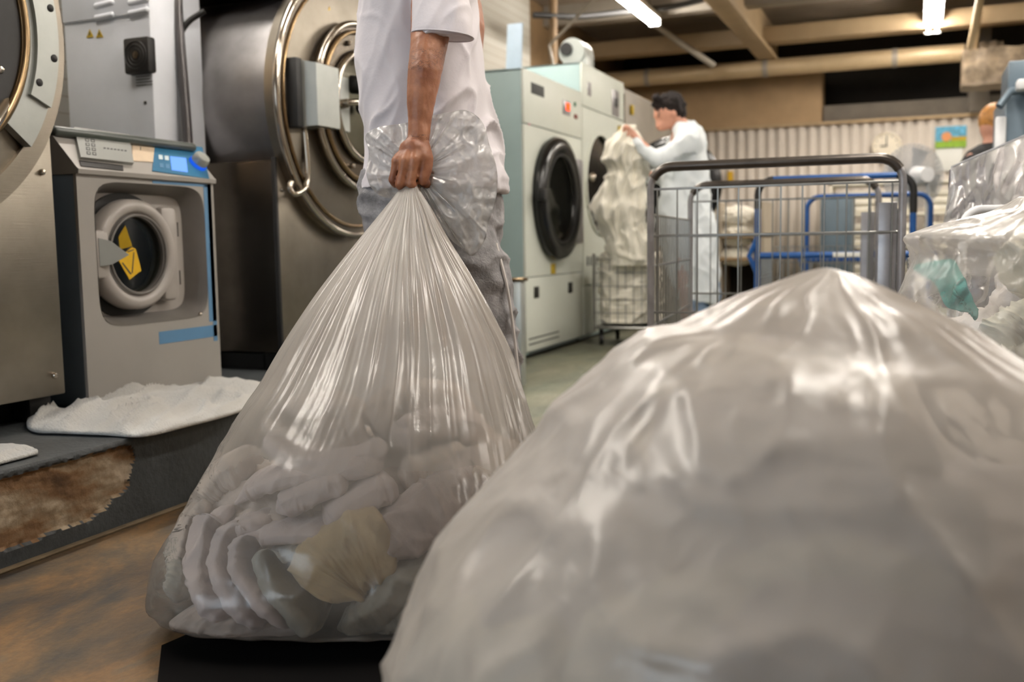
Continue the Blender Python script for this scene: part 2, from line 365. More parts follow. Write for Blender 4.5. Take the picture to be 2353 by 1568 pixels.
def fuse(m, name, voxel, material, parent=None, it=3, disp=None, fac=.5):
    """merge overlapping shapes into one continuous skin"""
    me = m.mesh(name+'_raw'); o = bpy.data.objects.new('tmp', me); COL.objects.link(o)
    r = o.modifiers.new('r', 'REMESH'); r.mode = 'VOXEL'; r.voxel_size = voxel
    sm = o.modifiers.new('s', 'SMOOTH'); sm.iterations = it; sm.factor = fac
    bpy.context.view_layer.update()
    dg = bpy.context.evaluated_depsgraph_get()
    me2 = bpy.data.meshes.new_from_object(o.evaluated_get(dg)); me2.name = name
    bpy.data.objects.remove(o); bpy.data.meshes.remove(me)
    me2.materials.clear()
    if disp:
        ns = [v.normal.copy() for v in me2.vertices]
        for v, n in zip(me2.vertices, ns): v.co += disp(v.co, n)
    return link(name, me2, material, parent, True, 180)
def nz(p, f=1, o=0): return noise.noise(V((p[0]*f+o, p[1]*f-o*.7, p[2]*f+o*1.3)))
def ridge(x): return 1-min(1, abs(x)*2.2)
def text_obj(name, body, size, loc, xdir, ydir, material, parent, depth=.0006):
    cu = bpy.data.curves.new(name, 'FONT'); cu.body = body; cu.size = size; cu.extrude = depth; cu.align_x = 'CENTER'; cu.align_y = 'CENTER'
    o = bpy.data.objects.new(name, cu); COL.objects.link(o)
    x, y = V(xdir).normalized(), V(ydir).normalized(); z = x.cross(y)
    mw = Matrix((x, y, z)).transposed().to_4x4(); mw.translation = V(loc)
    bpy.context.view_layer.update(); dg = bpy.context.evaluated_depsgraph_get()
    me = bpy.data.meshes.new_from_object(o.evaluated_get(dg)); me.materials.clear(); me.transform(mw)
    bpy.data.objects.remove(o)
    return link(name, me, material, parent, False)
def copy_tree(o, delta, parent=None):
    c = o.copy(); COL.objects.link(c)
    if parent is None: c.location = V(o.location)+V(delta)
    else:
        c.parent = parent
    for ch in list(o.children): copy_tree(ch, delta, c)
    return c
# ================================================================ THE SETTING
def struct(name, m, material, **k): return tag(m.build(name, material, None, **k), kind='structure')
XR, YB, YF, ZC = 5.0, -3.2, 13.9, 3.35
struct('floor', M().box((-3.9, YB, -.1), (XR, YF, 0)), K['floor'])
struct('ceiling', M().box((-3.9, YB, ZC), (XR, YF, ZC+.1)), K['ceil'])
struct('wall_left', M().box((-4.0, YB, -.1), (-3.9, 10.2, ZC+.1)), K['tilewall'])
struct('wall_left', M().box((-4.0, 10.2, -.1), (-3.9, YF, ZC+.1)), K['brownwall'])
struct('wall_right', M().box((XR, YB, -.1), (XR+.1, YF, ZC+.1)), K['plaster'])
struct('wall_back', M().box((-4.0, YF, -.1), (XR+.1, YF+.1, ZC+.1)), K['darkvoid'])
# rear wall (behind the photographer) with a daylight window
wm = M()
WX0, WX1, WZ0, WZ1 = -3.8, -1.3, 1.0, 2.9
wm.box((-4, YB-.1, -.1), (WX0, YB, ZC+.1)).box((WX1, YB-.1, -.1), (XR+.1, YB, ZC+.1)).box((WX0, YB-.1, -.1), (WX1, YB, WZ0)).box((WX0, YB-.1, WZ1), (WX1, YB, ZC+.1))
struct('wall_rear', wm, K['plaster'])
wf = M()
for x in (WX0, (WX0+WX1)/2-.03, WX1-.06): wf.box((x, YB-.07, WZ0), (x+.06, YB-.02, WZ1))
for z in (WZ0, WZ1-.06): wf.box((WX0, YB-.07, z), (WX1, YB-.02, z+.06))
struct('window_1', wf, K['whiteplastic'])
struct('window_1', M().box((WX0, YB-.16, WZ0), (WX1, YB-.13, WZ1)), emit('overcast daylight', (.78, .89, 1, 1), 6.5))
# concrete platform under the washers, with a broken riser
PX, PZ = -1.98, .235
pm = M().box((-3.9, .0, 0), (PX-.03, 5.0, PZ-.002), .0)
struct('trim_1', pm, K['curb'])
bm = bmesh.new(); ny, nzz = 620, 36; y0, y1 = .6, 5.0; grid = []
def chip(y, z):
    edge = 2.09+.06*noise.noise(V((z*14, 1.3, 0)))+.014*noise.noise(V((z*50, 4, 0)))
    lo = .045+.014*noise.noise(V((y*9, 0, 3)))+.01*noise.noise(V((y*36, 2, 3)))+max(0, (y-1.9))*.28
    hi = PZ-.018+.010*noise.noise(V((y*11, 7, 0)))+.006*noise.noise(V((y*45, 7, 0)))
    return min(edge-y, (z-lo)*1.0, (hi-z)*1.0)
for i in range(ny+1):
    row = []; y = y0+(y1-y0)*(i/ny)
    if i < 420: y = y0+(2.35-y0)*(i/420)
    else: y = 2.35+(y1-2.35)*((i-420)/(ny-420))
    for j in range(nzz+4):
        if j <= nzz: z = PZ*j/nzz; x = PX
        else: z = PZ; x = PX-.02*(j-nzz)
        c = chip(y, z) if j <= nzz else -1
        if j >= nzz-1: x += -.004*abs(noise.noise(V((y*20, 3, 0))))-(.004 if j == nzz else 0)
        if c > 0: x -= min(c*3, .011)+.003*noise.noise(V((y*20, z*60, 0)))+.002*noise.noise(V((y*50, z*60, 3)))
        row.append(bm.verts.new((x, y, z)))
    grid.append(row)
for i in range(ny):
    for j in range(nzz+3):
        f = bm.faces.new((grid[i][j], grid[i+1][j], grid[i+1][j+1], grid[i][j+1]))
        c = f.calc_center_median(); f.material_index = 1 if (j < nzz and chip(c.y, c.z) > 0) else 0
me = bpy.data.meshes.new('platform_riser'); bm.to_mesh(me); bm.free()
tag(link('trim_2', me, [K['curb'], K['conc']], None, True, 30), kind='structure')
struct('trim_3', M().box((PX-.001, .6, 0), (PX+.022, 5.0, .006), .003), mat('dusty joint line', S(120, 104, 80), .9, 0, .3, 9))
# ceiling joists, beams
K_j = K['ceil']
for i, (ya, yb, za, zb, mm) in enumerate([(11.9, 12.15, 2.98, 3.16, 'beam'), (10.6, 10.8, 3.12, 3.35, 'beam_grey'), (8.2, 8.35, 3.2, 3.35, 'beam_grey'), (5.5, 5.65, 3.2, 3.35, 'beam_grey')]):
    struct('ceiling_beam', M().box((-3.9, ya, za), (XR, yb, zb), .01), K[mm])
for xa, xb, za in ((-1.83, -1.62, 2.88), (1.9, 2.1, 2.9)):
    struct('ceiling_beam', M().box((xa, 4.0, za), (xb, 13.2, za+.05), .004).box((xa+.085, 4.0, za+.05), (xa+.125, 13.2, ZC), .0), K['beam'])
cr = M()
for k in range(46): cr.box((-3.9, 8.6+k*.11, ZC-.018), (XR, 8.66+k*.11, ZC), .004)
struct('ceiling', cr, K['ceil'])
# corrugated partition, soffit and opening above it
n = 240; a = []; b = []
pts = []
x = -3.9; period = .125
while x < 3.0:
    for dx, dy in ((0, 0), (.045, 0), (.06, .03), (.105, .03), (.12, 0)): pts.append((x+dx, 13.0+dy))
    x += period
pm = M().rings([[V((p[0], p[1], .0)) for p in pts], [V((p[0], p[1], 2.135)) for p in pts]], False, False, closed=False)
o = pm.build('wall_back', K['partition'], None); tag(o, kind='structure')
sm = o.modifiers.new('thick', 'SOLIDIFY'); sm.thickness = .006; sm.offset = 1
struct('trim_4', M().box((-3.9, 12.97, 2.13), (3.0, 13.06, 2.17), .004), K['beam'])
struct('ceiling_soffit', M().box((-3.9, 13.0, 2.17), (-1.14, 13.4, 2.86), .01), K['soffit'])
struct('trim_5', M().box((-1.13, 13.05, 2.17), (2.4, 13.3, 2.37), .01), K['greybeam'])
struct('wall_column', M().box((.50, 12.9, 2.17), (.72, 13.3, ZC), .01), K['greybeam'])

# ================================================================ CEILING LIGHTS, DUCT, PIPES
def ceil_light(x, y, L=1.5, z=3.0, label='', w=.12, group=None):
    r = root('ceiling_light', label, 'ceiling light', (x, y, z+.09), group)
    M().box((x-w*.55, y-L/2, z+.03), (x+w*.55, y+L/2, z+.085), .01).build('housing', K['whiteplastic'], r)
    for s in (-1, 1): M().box((x-w*.5, y+s*L/2-.02, z-.03), (x+w*.5, y+s*L/2+.02, z+.05), .008).build('end_cap', K['whiteplastic'], r)
    for s in (-1, 1): M().cyl((x+s*w*.25, y-L/2+.02, z), (x+s*w*.25, y+L/2-.02, z), .024, n=14).build('tube', K['tube_on'], r)
    for s in (-1, 1): M().tube([(x, y+s*L*.35, z+.08), (x, y+s*L*.35, ZC)], .005, 6).build('hanger', K['dark'], r)
    return r
ceil_light(-2.6, 9.7, 1.5, 3.0, 'lit slanting fluorescent ceiling light above the white dryers')
ceil_light(.09, 11.35, 1.7, 3.0, 'lit fluorescent ceiling light over the back partition near the clock', w=.17)
for (x, y) in ((-2.6, 6.6), (-2.6, 3.4), (-2.6, 1.4), (.1, 2.2), (.1, 7.9), (.1, 4.7), (2.8, 9.0), (2.8, 11.6), (2.8, 5.8), (2.8, 2.6)):
    ceil_light(x, y, 1.5, 3.0, 'lit fluorescent ceiling light hanging over the laundry aisle', group='ceiling lights out of the picture')
r = root('air_duct', 'long round cream duct running below the ceiling along the back wall', 'duct', (-1.4, 12.5, 2.79))
M().cyl((-3.85, 12.5, 2.79), (.42, 12.5, 2.79), .10, n=40).build('pipe', K['duct'], r)
for x in (-3.2, -1.75, -.3): M().cyl((x-.03, 12.5, 2.79), (x+.03, 12.5, 2.79), .108, n=40).build('joint_band', K['beam_grey'], r)
M().tube([(-2.2+.45, 12.5, 2.88), (-1.75, 12.5, ZC)], .008, 6).build('hanger_rod', K['dark'], r)
fx = M(); fx.tube([(.42+.03*i, 12.5, 2.79) for i in range(14)], lambda t: .10+.012*math.sin(t*60), 24)
fx.build('crinkled_sleeve', K['foil'], r)
# crinkled silver box beside the duct
def crinkle(name, a, b, mt, parent=None, amp=.05, N=26):
    m = M(); m.box(a, b); bmesh.ops.subdivide_edges(m.bm, edges=m.bm.edges[:], cuts=N, use_grid_fill=True)
    for v in m.bm.verts:
        v.co += V((nz(v.co, 7, 1), nz(v.co, 7, 5), nz(v.co, 7, 9)))*amp
    return m.build(name, mt, parent, True, 25)
r = root('foil_wrapped_duct_box', 'crinkled silver insulated box hanging at the end of the cream duct', 'duct box', (.95, 11.2, 2.55))
a_, b_ = P(2212, 112, 10.6), P(2353, 190, 10.6)
crinkle('box_body', (a_.x, a_.y, 2.34), (a_.x+1.1, a_.y+.5, 2.72), K['foil'], r, .016)
M().tube([(a_.x+.12, a_.y+.2, 2.66), (a_.x+.16, a_.y-.4, ZC)], .03, 10).build('hanger_pipe', K['beam'], r)
tag(M().tube([P(2230, 108, 9.9), P(2256, -20, 9.0)], .035, 12).build('ceiling_pipe', K['duct']), 'thin cream pipe slanting up above the silver duct box', 'pipe')
tag(M().tube([V((P(1480, 40, 10.9).x-.2, P(1480, 40, 10.9).y, ZC)), P(1565, 100, 11), P(1640, 150, 11.2)], .035, 12).build('sloping_pipe', K['beam_grey']), 'short grey pipe sloping under the ceiling left of the long beam', 'pipe')
tag(M().tube([P(1225, 34, 9.5), P(1330, 38, 9.7), P(1450, 25, 10), P(1560, 12, 10.3), P(1660, -15, 10.3)], .03, 10, res=30).build('ceiling_cable', K['dark']), 'dark cable bundle sagging across the ceiling behind the slanting light', 'cable')
tag(M().tube([V((-3.0, 8.6, 2.03)), P(1262, 105, 9.2), P(1380, -18, 9.0)], .015, 8).build('stay_rod', K['beam_grey']), 'thin pale rod rising from behind the dryers to the ceiling', 'rod')
tag(M().tube([P(1271, -30, 9.6), P(1271, 260, 9.6)], .04, 10).build('drop_pipe', K['brownwall']), 'short brown vertical pipe behind the dryer tops', 'pipe')

# ================================================================ LARGE BARREL WASHERS
XF = -2.42
def large_washer(yc, label, near=False):
    g = root('barrel_washer', label, 'industrial washing machine', (XF-.4, yc, PZ))
    X = lambda v: XF+v
    zc = 1.36; c = lambda dx: (X(dx), yc, zc)
    M().box((X(-.85), yc-.53, .31), (X(-.012), yc+.555, 1.10), .008).build('lower_cabinet', K['steel_dark'], g)
    M().box((X(-.012), yc-.53, .31), (X(0), yc+.56, 1.11), .004).build('front_plate', K['steel'], g)
    M().box((X(-.015), yc-.535, .31), (X(.004), yc-.52, 1.11), .003).build('corner_strip', K['dark'], g)
    M().lathe(c(-.9), (1, 0, 0), [(.40, -.05), (.50, 0), (.525, .06), (.53, .1), (.53, .88), (.52, .9)], 96).build('drum_body', K['steel_drum'], g)
    M().torus(c(-.62), (1, 0, 0), .53, .006, 96).build('weld_seam', K['steel_dark'], g)
    M().box((X(-1.08), yc-.5, .31), (X(-.96), yc+.6, 2.3), .01).build('rear_housing', K['bronze'], g)
    M().box((X(-.55), yc-.5, 1.80), (X(-.03), yc+.6, 2.3), .01).build('upper_housing', K['steel_dark'], g)
    M().box((X(-.035), yc-.5, 1.8), (X(-.02), yc+.6, 2.3), .004).build('upper_front', K['cabinet'], g)
    for dy in (-.46, .5):
        for dx in (-.8, -.06): M().box((X(dx-.05), yc+dy-.04, PZ), (X(dx+.02), yc+dy+.04, .32), .004).build('foot', K['black'], g)
    M().box((X(-.80), yc-.49, PZ), (X(-.12), yc+.52, .30)).build('plinth', K['black'], g)
    for dy, dz in ((-.49, .37), (-.49, .98), (.52, .37), (.52, .98)):
        M().lathe((X(0), yc+dy, dz), (1, 0, 0), [(.010, 0), (.010, .004), (.007, .009), (.0, .011)], 16).build('screw', K['chrome'], g)
    # round face
    M().lathe(c(-.01), (1, 0, 0), [(.57, 0), (.57, .05), (.52, .056), (.35, .075), (.34, .075)], 96).build('door_surround', K['steel'], g)
    (M().annulus(c(.04), (1, 0, 0), .515, .575, .02, 110) if near else M().torus(c(.045), (1, 0, 0), .565, .016, 110)).build('outer_rim', K['steel' if near else 'chrome'], g)
    if not near: M().torus(c(.05), (1, 0, 0), .525, .008, 110).build('inner_rim', K['bronze'], g)
    RD = .398 if near else .36
    d = M().annulus(c(.04), (1, 0, 0), .215, RD, .06, 80).build('door', K['dark' if near else 'steel_dark'], g)
    M().torus(c(.10), (1, 0, 0), RD, .015, 96).build('door_ring', K['bronze' if near else 'chrome'], d)
    if not near: M().torus(c(.11), (1, 0, 0), .325, .011, 96).build('gasket_ring', K['bronze'], d)
    M().torus(c(.115), (1, 0, 0), .235, .016, 90).build('glass_ring', K['chrome'], d)
    M().lathe(c(.0), (1, 0, 0), [(.0, .0), (.12, .015), (.2, .05), (.225, .10)][::-1], 64).build('door_glass', K['doorglass'], d)
    M().annulus(c(-.16), (1, 0, 0), .225, .24, .2, 60).build('drum_mouth', K['steel_dark'], d)
    for k in range(8):
        an = PI/8+k*PI/4
        M().lathe((X(.10), yc+(RD-.075)*math.cos(an), zc+(RD-.075)*math.sin(an)), (1, 0, 0), [(.012, 0), (.012, .012), (.008, .018), (0, .02)], 14).build('bolt', K['chrome'], d)
    # lock box on the left
    lb = M().prism([(X(.03), yc-.47, zc-.13), (X(.14), yc-.42, zc-.12), (X(.14), yc-.42, zc+.13), (X(.03), yc-.47, zc+.15)], (0, .17, 0)).build('lock_box', K['satin'], g, angle=30)
    M().prism([(X(.03), yc-.25+.03, zc-.12), (X(.115), yc-.245+.03, zc-.12), (X(.115), yc-.245+.03, zc+.11), (X(.03), yc-.25+.03, zc+.12)], (0, .085, 0)).build('lock_cover', K['satin'], lb, angle=30)
    M().box((X(.02), yc-.50, zc-.135), (X(.10), yc-.455, zc+.145), .01).build('lock_side', K['dark'], lb)
    h = M().tube([(X(.10), yc-.22, zc-.01), (X(.17), yc-.17, zc), (X(.18), yc-.10, zc+.0), (X(.18), yc+.06, zc-.04)], .014, 12).build('handle', K['chrome'], g)
    M().cyl((X(.10), yc-.20, zc-.01), (X(.15), yc-.19, zc-.005), .02).build('handle_collar', K['steel'], h)
    M().tube([(X(.06), yc-.40, zc-.12), (X(.07), yc-.40, zc-.30), (X(.07), yc-.42, zc-.37), (X(.06), yc-.48, zc-.40), (X(.05), yc-.505, zc-.38), (X(.05), yc-.49, zc-.35)], .012, 12, res=30).build('drain_tube', K['chrome'], g)
    M().ball(c(.10), .028, (1, 1, 1)).build('lock_knob', K['black'], d)
    M().cyl((X(.10), yc-.08, zc+.09), (X(.15), yc-.075, zc+.088), .04).build('port_cap', K['black'], d)
    # warning triangle
    M().prism([(X(.053), yc-.20, zc+.35), (X(.053), yc-.14, zc+.35), (X(.053), yc-.17, zc+.41)], (.003, 0, 0)).build('warning_sticker', K['yellow'], g)
    # hinge plate with bolts on the right
    def arc(r0, r1, a0, a1, x, th, n=24):
        pr = [(r0, x), (r0, x+th), (r1, x+th), (r1, x)]
        rs = [[(X(q[1]), yc+q[0]*math.cos(a0+(a1-a0)*i/n), zc+q[0]*math.sin(a0+(a1-a0)*i/n)) for q in pr] for i in range(n+1)]
        return M().rings([[V(p) for p in r_] for r_ in rs])
    hp = arc(.418, .520, -.66, .95, .055, .03).build('hinge_bracket', K['satin'], g, angle=30)
    arc(.445, .520, -.40, .90, .085, .012).build('hinge_plate', K['satin'], hp, angle=30)
    for an, rr in ((-.30, .462), (-.12, .503), (.16, .503), (.5, .462)):
        M().lathe((X(.096), yc+rr*math.cos(an), zc+rr*math.sin(an)), (1, 0, 0), [(.011, 0), (.011, .003), (.006, .006), (0, .006)], 16).build('bolt', K['black'], hp)
    M().tube([(X(.08), yc+.34, zc-.20), (X(.13), yc+.2, zc-.31), (X(.13), yc+.02, zc-.38)], .022, 14, res=14).build('hinge_arm', K['chrome'], g)
    return g
w1 = large_washer(3.95, 'large stainless barrel washer behind the T-shirt wearer, round window door with lever')
w2 = large_washer(1.73, 'nearest large stainless barrel washer cut by the frame edge, hinge plate with bolts', True)

# electrical cabinet between the washers
g = root('control_cabinet', 'pale grey metal electrical cabinet with fan grille behind the small washer', 'electrical cabinet', (-2.98, 3.28, PZ))
M().box((-3.20, 3.13, PZ), (-2.765, 3.43, 2.45), .006).build('body', K['cabinet'], g)
def CP(px, py, off=0): p = ON(px, py, 1, 3.13-off); return p
M().box((-3.195, 3.118, CP(280, 38).z), (-2.77, 3.131, 2.42), .004).build('upper_door', K['cabinet'], g)
for px, py in ((238, 10), (238, 38), (316, 3), (316, 27)):
    c0 = CP(px, py, .01); M().cap(c0+V((-.035, 0, -.003)), .012, c0+V((.045, 0, .003)), .012, 12).build('louvre', K['cabinet'], g)
c0 = CP(331, 131, 0)
fg_ = M().box((c0.x-.062, 3.085, c0.z-.068), (c0.x+.062, 3.13, c0.z+.068), .01).build('fan_grille', K['black'], g)
for rr in (.052, .038, .024): M().torus((c0.x, 3.084, c0.z), (0, 1, 0), rr, .0025, 30, 6).build('guard_ring', K['dark'], fg_)
M().lathe((c0.x, 3.085, c0.z), (0, -1, 0), [(.014, 0), (.014, .004), (0, .005)], 20).build('fan_hub', K['steel_dark'], fg_)
for px in (207, 229):
    c1 = CP(px, 78, .001); M().prism([c1+V((-.018, 0, -.014)), c1+V((.018, 0, -.014)), c1+V((0, 0, .018))], (0, -.002, 0)).build('warning_triangle', K['yellow_dim'], g)
    M().box((c1.x-.002, c1.y-.0035, c1.z-.006), (c1.x+.002, c1.y-.002, c1.z+.006)).build('triangle_mark', K['print'], g)
c1 = CP(332, 187, .001)
for k in range(4): M().box((c1.x-.04, 3.127, c1.z+.018-.011*k), (c1.x+.04-(.012 if k < 2 else 0), 3.129, c1.z+.0205-.011*k)).build('printed_line', K['print'], g)
c1 = CP(334, 236, .001); M().box((c1.x-.006, 3.126, c1.z-.006), (c1.x+.006, 3.13, c1.z+.006), .002).build('lock', K['print'], g)
# conduit and cable
mm = M(); pts = catmull([P(408, -120, 3.98), P(408, 0, 3.98), P(414, 100, 3.98), P(424, 220, 3.98), P(432, 330, 3.98), P(433, 420, 3.98)], 1300)
mm.tube(pts, lambda t: .0185+.0020*math.sin(t*1299*PI/3), 12)
tag(mm.build('flexible_conduit', K['steel_drum'], None, True, 60), 'ribbed flexible metal conduit hanging down behind the small washer', 'conduit')
tag(M().tube([P(470, 25, 4.0), P(425, 60, 4.0), P(392, 140, 3.99), P(377, 230, 3.99), P(376, 300, 3.99), P(378, 380, 3.99)], .012, 10, res=60).build('black_cable', K['black']), 'thick black cable curving down beside the grey cabinet', 'cable')

# ================================================================ SMALL WASHER
WX = -2.42; y0, y1 = ON(186, 600, 0, WX).y, ON(499, 640, 0, WX).y; zb, zt = .245, 1.135; yc_ = (y0+y1)/2
g = root('front_loading_washer', 'small grey and blue front loading washer with lit display on platform', 'washing machine', (-2.75, yc_, PZ))
def WP(px, py, off=0): return ON(px, py, 0, WX+off)
zl = WP(190, 400).z    # lip under the control panel
rc = [WP(222, 430), WP(475, 430), WP(222, 738)]
ry0, ry1, rz1, rz0 = WP(222, 580).y, WP(473, 580).y, WP(350, 424).z, WP(350, 742).z
body = M()
body.box((WX-.66, y0, zb), (WX-.012, y0+.012, zl), .002).box((WX-.66, y1-.012, zb), (WX-.012, y1, zl), .002)
body.box((WX-.66, y0, zb), (WX-.64, y1, zl), .002).box((WX-.66, y0, zb), (WX-.012, y1, zb+.012), .002)
body.box((WX-.66, y0+.001, zl-.01), (WX-.10, y1-.001, zt-.03), .002)
body.build('side_panels', K['washer_side'], g)
def rrect(cy, cz, hy, hz, r, n=96):
    out = []
    for i in range(n):
        t = 2*PI*i/n; e = 2/7.0
        ct, st = math.cos(t), math.sin(t)
        out.append((cy+hy*math.copysign(abs(ct)**e, ct), cz+hz*math.copysign(abs(st)**e, st)))
    return out
def rectpts(cy, cz, ya, yb, za, zb_, ref):
    out = []
    for (py, pz) in ref:
        dy, dz = py-cy, pz-cz; k = 1e9
        if abs(dy) > 1e-9: k = min(k, ((yb if dy > 0 else ya)-cy)/dy)
        if abs(dz) > 1e-9: k = min(k, ((zb_ if dz > 0 else za)-cz)/dz)
        out.append((cy+dy*k, cz+dz*k))
    # snap nearest points to the corners
    for (a, b) in ((ya, za), (ya, zb_), (yb, za), (yb, zb_)):
        j = min(range(len(out)), key=lambda q: (out[q][0]-a)**2+(out[q][1]-b)**2); out[j] = (a, b)
    return out
def plate_hole(m, x0, x1, rect, hole):
    cy = sum(p[0] for p in hole)/len(hole); cz = sum(p[1] for p in hole)/len(hole)
    ro = rectpts(cy, cz, *rect, hole)
    n = len(hole)
    rs = [[V((x0, *ro[i])), V((x1, *ro[i])), V((x1, *hole[i])), V((x0, *hole[i]))] for i in range(n)]
    m.rings(rs, False, False, wrap=True); return m
rcy, rcz, rhy, rhz = (ry0+ry1)/2, (rz0+rz1)/2, (ry1-ry0)/2, (rz1-rz0)/2
fr = plate_hole(M(), WX-.012, WX, (y0, y1, zb, zl), rrect(rcy, rcz, rhy, rhz, .05)).build('front_panel', K['washer'], g)
# recess tray
rsx = [(0.002, 1.0), (-.01, .965), (-.05, .90), (-.075, .87)]
M().rings([[V((WX+dx, p[0], p[1])) for p in rrect(rcy, rcz, rhy*k, rhz*k, .05)] for dx, k in rsx], False, False).build('door_recess', K['recess'], g, angle=60)
dcy, dcz = WP(322, 585).y+.005, WP(322, 585).z
dcy_ = dcy
plate_hole(M(), WX-.09, WX-.075, (ry0+.02, ry1-.02, rz0+.02, rz1-.02), [(dcy+.14*math.cos(2*PI*i/96), dcz+.14*math.sin(2*PI*i/96)) for i in range(96)]).build('recess_back', K['door_grey'], g)
M().lathe((WX-.56, dcy, dcz), (1, 0, 0), [(.0, .02), (.1, .0), (.23, .0), (.23, .30), (.135, .47), (.137, .48)], 64).build('inner_drum', K['steel_dark'], g)
dr = M().annulus((WX-.07, dcy, dcz), (1, 0, 0), .128, .150, .05, 72).build('door', K['recess'], g)
M().annulus((WX-.0745, dcy, dcz-.004), (1, 0, 0), .15, .212, .004, 72).build('door_painted_shadow', K['black'], dr)  # black ring paints the shadow around the door
M().lathe((WX-.07, dcy, dcz), (1, 0, 0), [(.135, 0), (.180, .0), (.186, .015), (.184, .052), (.172, .066), (.150, .066), (.137, .052), (.130, .02), (.130, .0)], 90).build('door_ring', K['door_grey'], dr, angle=50)
M().box((WX-.07, dcy+.135, dcz-.165), (WX-.022, dcy+.215, dcz+.165), .02).build('hinge_block', K['door_grey'], dr)
M().box((WX-.012, dcy+.196, dcz-.11), (WX-.010, dcy+.200, dcz-.06)).box((WX-.012, dcy+.196, dcz+.06), (WX-.010, dcy+.200, dcz+.11)).build('hinge_slot', K['black'], dr)
M().torus((WX-.008, dcy, dcz), (1, 0, 0), .131, .005, 80).build('glass_seal', K['recess'], dr)
M().lathe((WX-.15, dcy, dcz), (1, 0, 0), [(.0, 0), (.07, .012), (.115, .05), (.129, .12)][::-1], 60).build('door_glass', K['doorglass'], dr)
hb = M().box((WX-.06, dcy-.215, dcz-.075), (WX-.002, dcy-.135, dcz+.08), .012).build('latch_block', K['door_grey'], dr)
M().prism([(WX-.0, dcy-.185, dcz-.035), (WX+.022, dcy-.155, dcz-.03), (WX+.028, dcy-.085, dcz+.0), (WX+.022, dcy-.155, dcz+.045), (WX-.0, dcy-.185, dcz+.055)], (-.025, .018, 0)).build('door_handle', K['drawer'], hb, angle=60)
# yellow instruction foil inside the glass
def glue(name, pxs, off, mt, th=.0015, par=dr):
    M().prism([WP(a, b, off) for a, b in pxs], (-th, 0, 0)).build(name, mt, par)
glue('yellow_sticker', [(272, 545), (288, 518), (300, 553), (304, 566), (276, 574)], -.03, K['yellow'])
glue('yellow_label', [(303, 568), (312, 572), (325, 622), (298, 643), (273, 600), (278, 590)], -.0285, K['yellow'])
glue('label_print', [(293, 578), (308, 573), (308, 575), (295, 580)], -.0275, K['print'])
glue('label_print', [(307, 580), (309, 580), (305, 628), (303, 628)], -.0275, K['print'])
glue('label_print', [(280, 604), (283, 604), (303, 630), (300, 631)], -.0275, K['print'])
# blue side stripe on the front
bs = M(); st = rrect(rcy, rcz, rhy*1.012, rhz*1.01, .05)
bs.box((WX, WP(486, 560).y-.012, WP(486, 785).z), (WX+.0012, WP(489, 560).y+.002, zl-.004)).box((WX, WP(365, 770).y, WP(420, 784).z), (WX+.0012, WP(489, 560).y+.002, WP(420, 756).z)).box((WX, WP(350, 418).y, rz1+.004), (WX+.0012, WP(489, 560).y+.002, zl-.004))
bs.box((WX, ry1+.002, rz0-.02), (WX+.0012, WP(489, 560).y+.002, rz1+.01))
bs.build('blue_stripe', K['washer_blue'], g)
# control head (leans back towards the top)
def HP(px, py, off=0):
    """point on the slanted control face through the given photo point"""
    r_ = ray(px, py); o_ = V((0, 0, CAMH)); A = V((WX+.008, 0, zl+.018)); B = V((WX-.085, 0, zt-.03))
    u = (B-A).normalized(); nn = V((0, 1, 0)).cross(u).normalized()
    if nn.x < 0: nn = -nn
    t = (A+nn*off-o_).dot(nn)/r_.dot(nn); return o_+r_*t, nn
prof = [(WX-.2, zl), (WX+.012, zl), (WX+.014, zl+.014), (WX+.006, zl+.020), (WX-.085, zt-.03), (WX-.2, zt-.03)]
hd = M().prism([(a, y0-.002, b) for a, b in prof], (0, y1-y0+.004, 0)).build('control_head', K['washer'], g, angle=25)
lid = M().box((WX-.67, y0-.006, zt-.032), (WX-.065, y1+.006, zt), .014, 3).build('lid', K['washer_lid'], g)
def patch(name, pxs, mt, off=.0, th=.002, par=hd, bev=0):
    ps = [HP(a, b, off)[0] for a, b in pxs]; nn = HP(*pxs[0])[1]
    return M().prism(ps, nn*th).build(name, mt, par, angle=25)
patch('control_panel', [(356, 322), (464, 340), (480, 412), (349, 394)], K['panel_blue'], 0, .003)
dwr = patch('soap_drawer', [(166, 298), (292, 315), (303, 380), (181, 367)], K['drawer'], 0, .012)
patch('drawer_gap', [(181, 369), (282, 381), (283, 393), (186, 382)], K['black'], .001, .002)
patch('note_paper', [(303, 327), (309, 317), (356, 325), (358, 374), (304, 370)], K['paper'], .0005, .002)
patch('display', [(391, 360), (427, 364), (431, 396), (395, 391)], K['lcd'], .003, .0015)
for i, (px, py) in enumerate(((368, 361), (382, 363), (370, 380), (384, 382))):
    patch('button', [(px-4, py-5), (px+5, py-4), (px+6, py+6), (px-3, py+5)], K['whiteprint'] if i < 2 else K['washer_blue'], .003, .001)
for k in range(4):
    for q in range(2):
        x_, y_ = 195+q*13+k*1.2, 318+k*10+q*1.5
        patch('printed_square', [(x_, y_), (x_+9, y_+1), (x_+10, y_+8), (x_+1, y_+7)], K['print'], .0122, .0006, dwr)
        patch('printed_square', [(x_+2, y_+2), (x_+7, y_+2.5), (x_+8, y_+6), (x_+3, y_+5.5)], K['drawer'], .0126, .0006, dwr)
for k in range(7):
    x_ = 238+k*8; patch('printed_line', [(x_, 339+k), (x_+5, 339.6+k), (x_+5, 342+k), (x_, 341.6+k)], K['print'], .0122, .0006, dwr)
p_, nn = HP(374, 335); p2_, _ = HP(384, 336.3); pu, _ = HP(374, 325)
text_obj('brand_lettering', 'Electrolux', .017, p_+nn*.0038, p2_-p_, pu-p_, K['whiteprint'], hd)
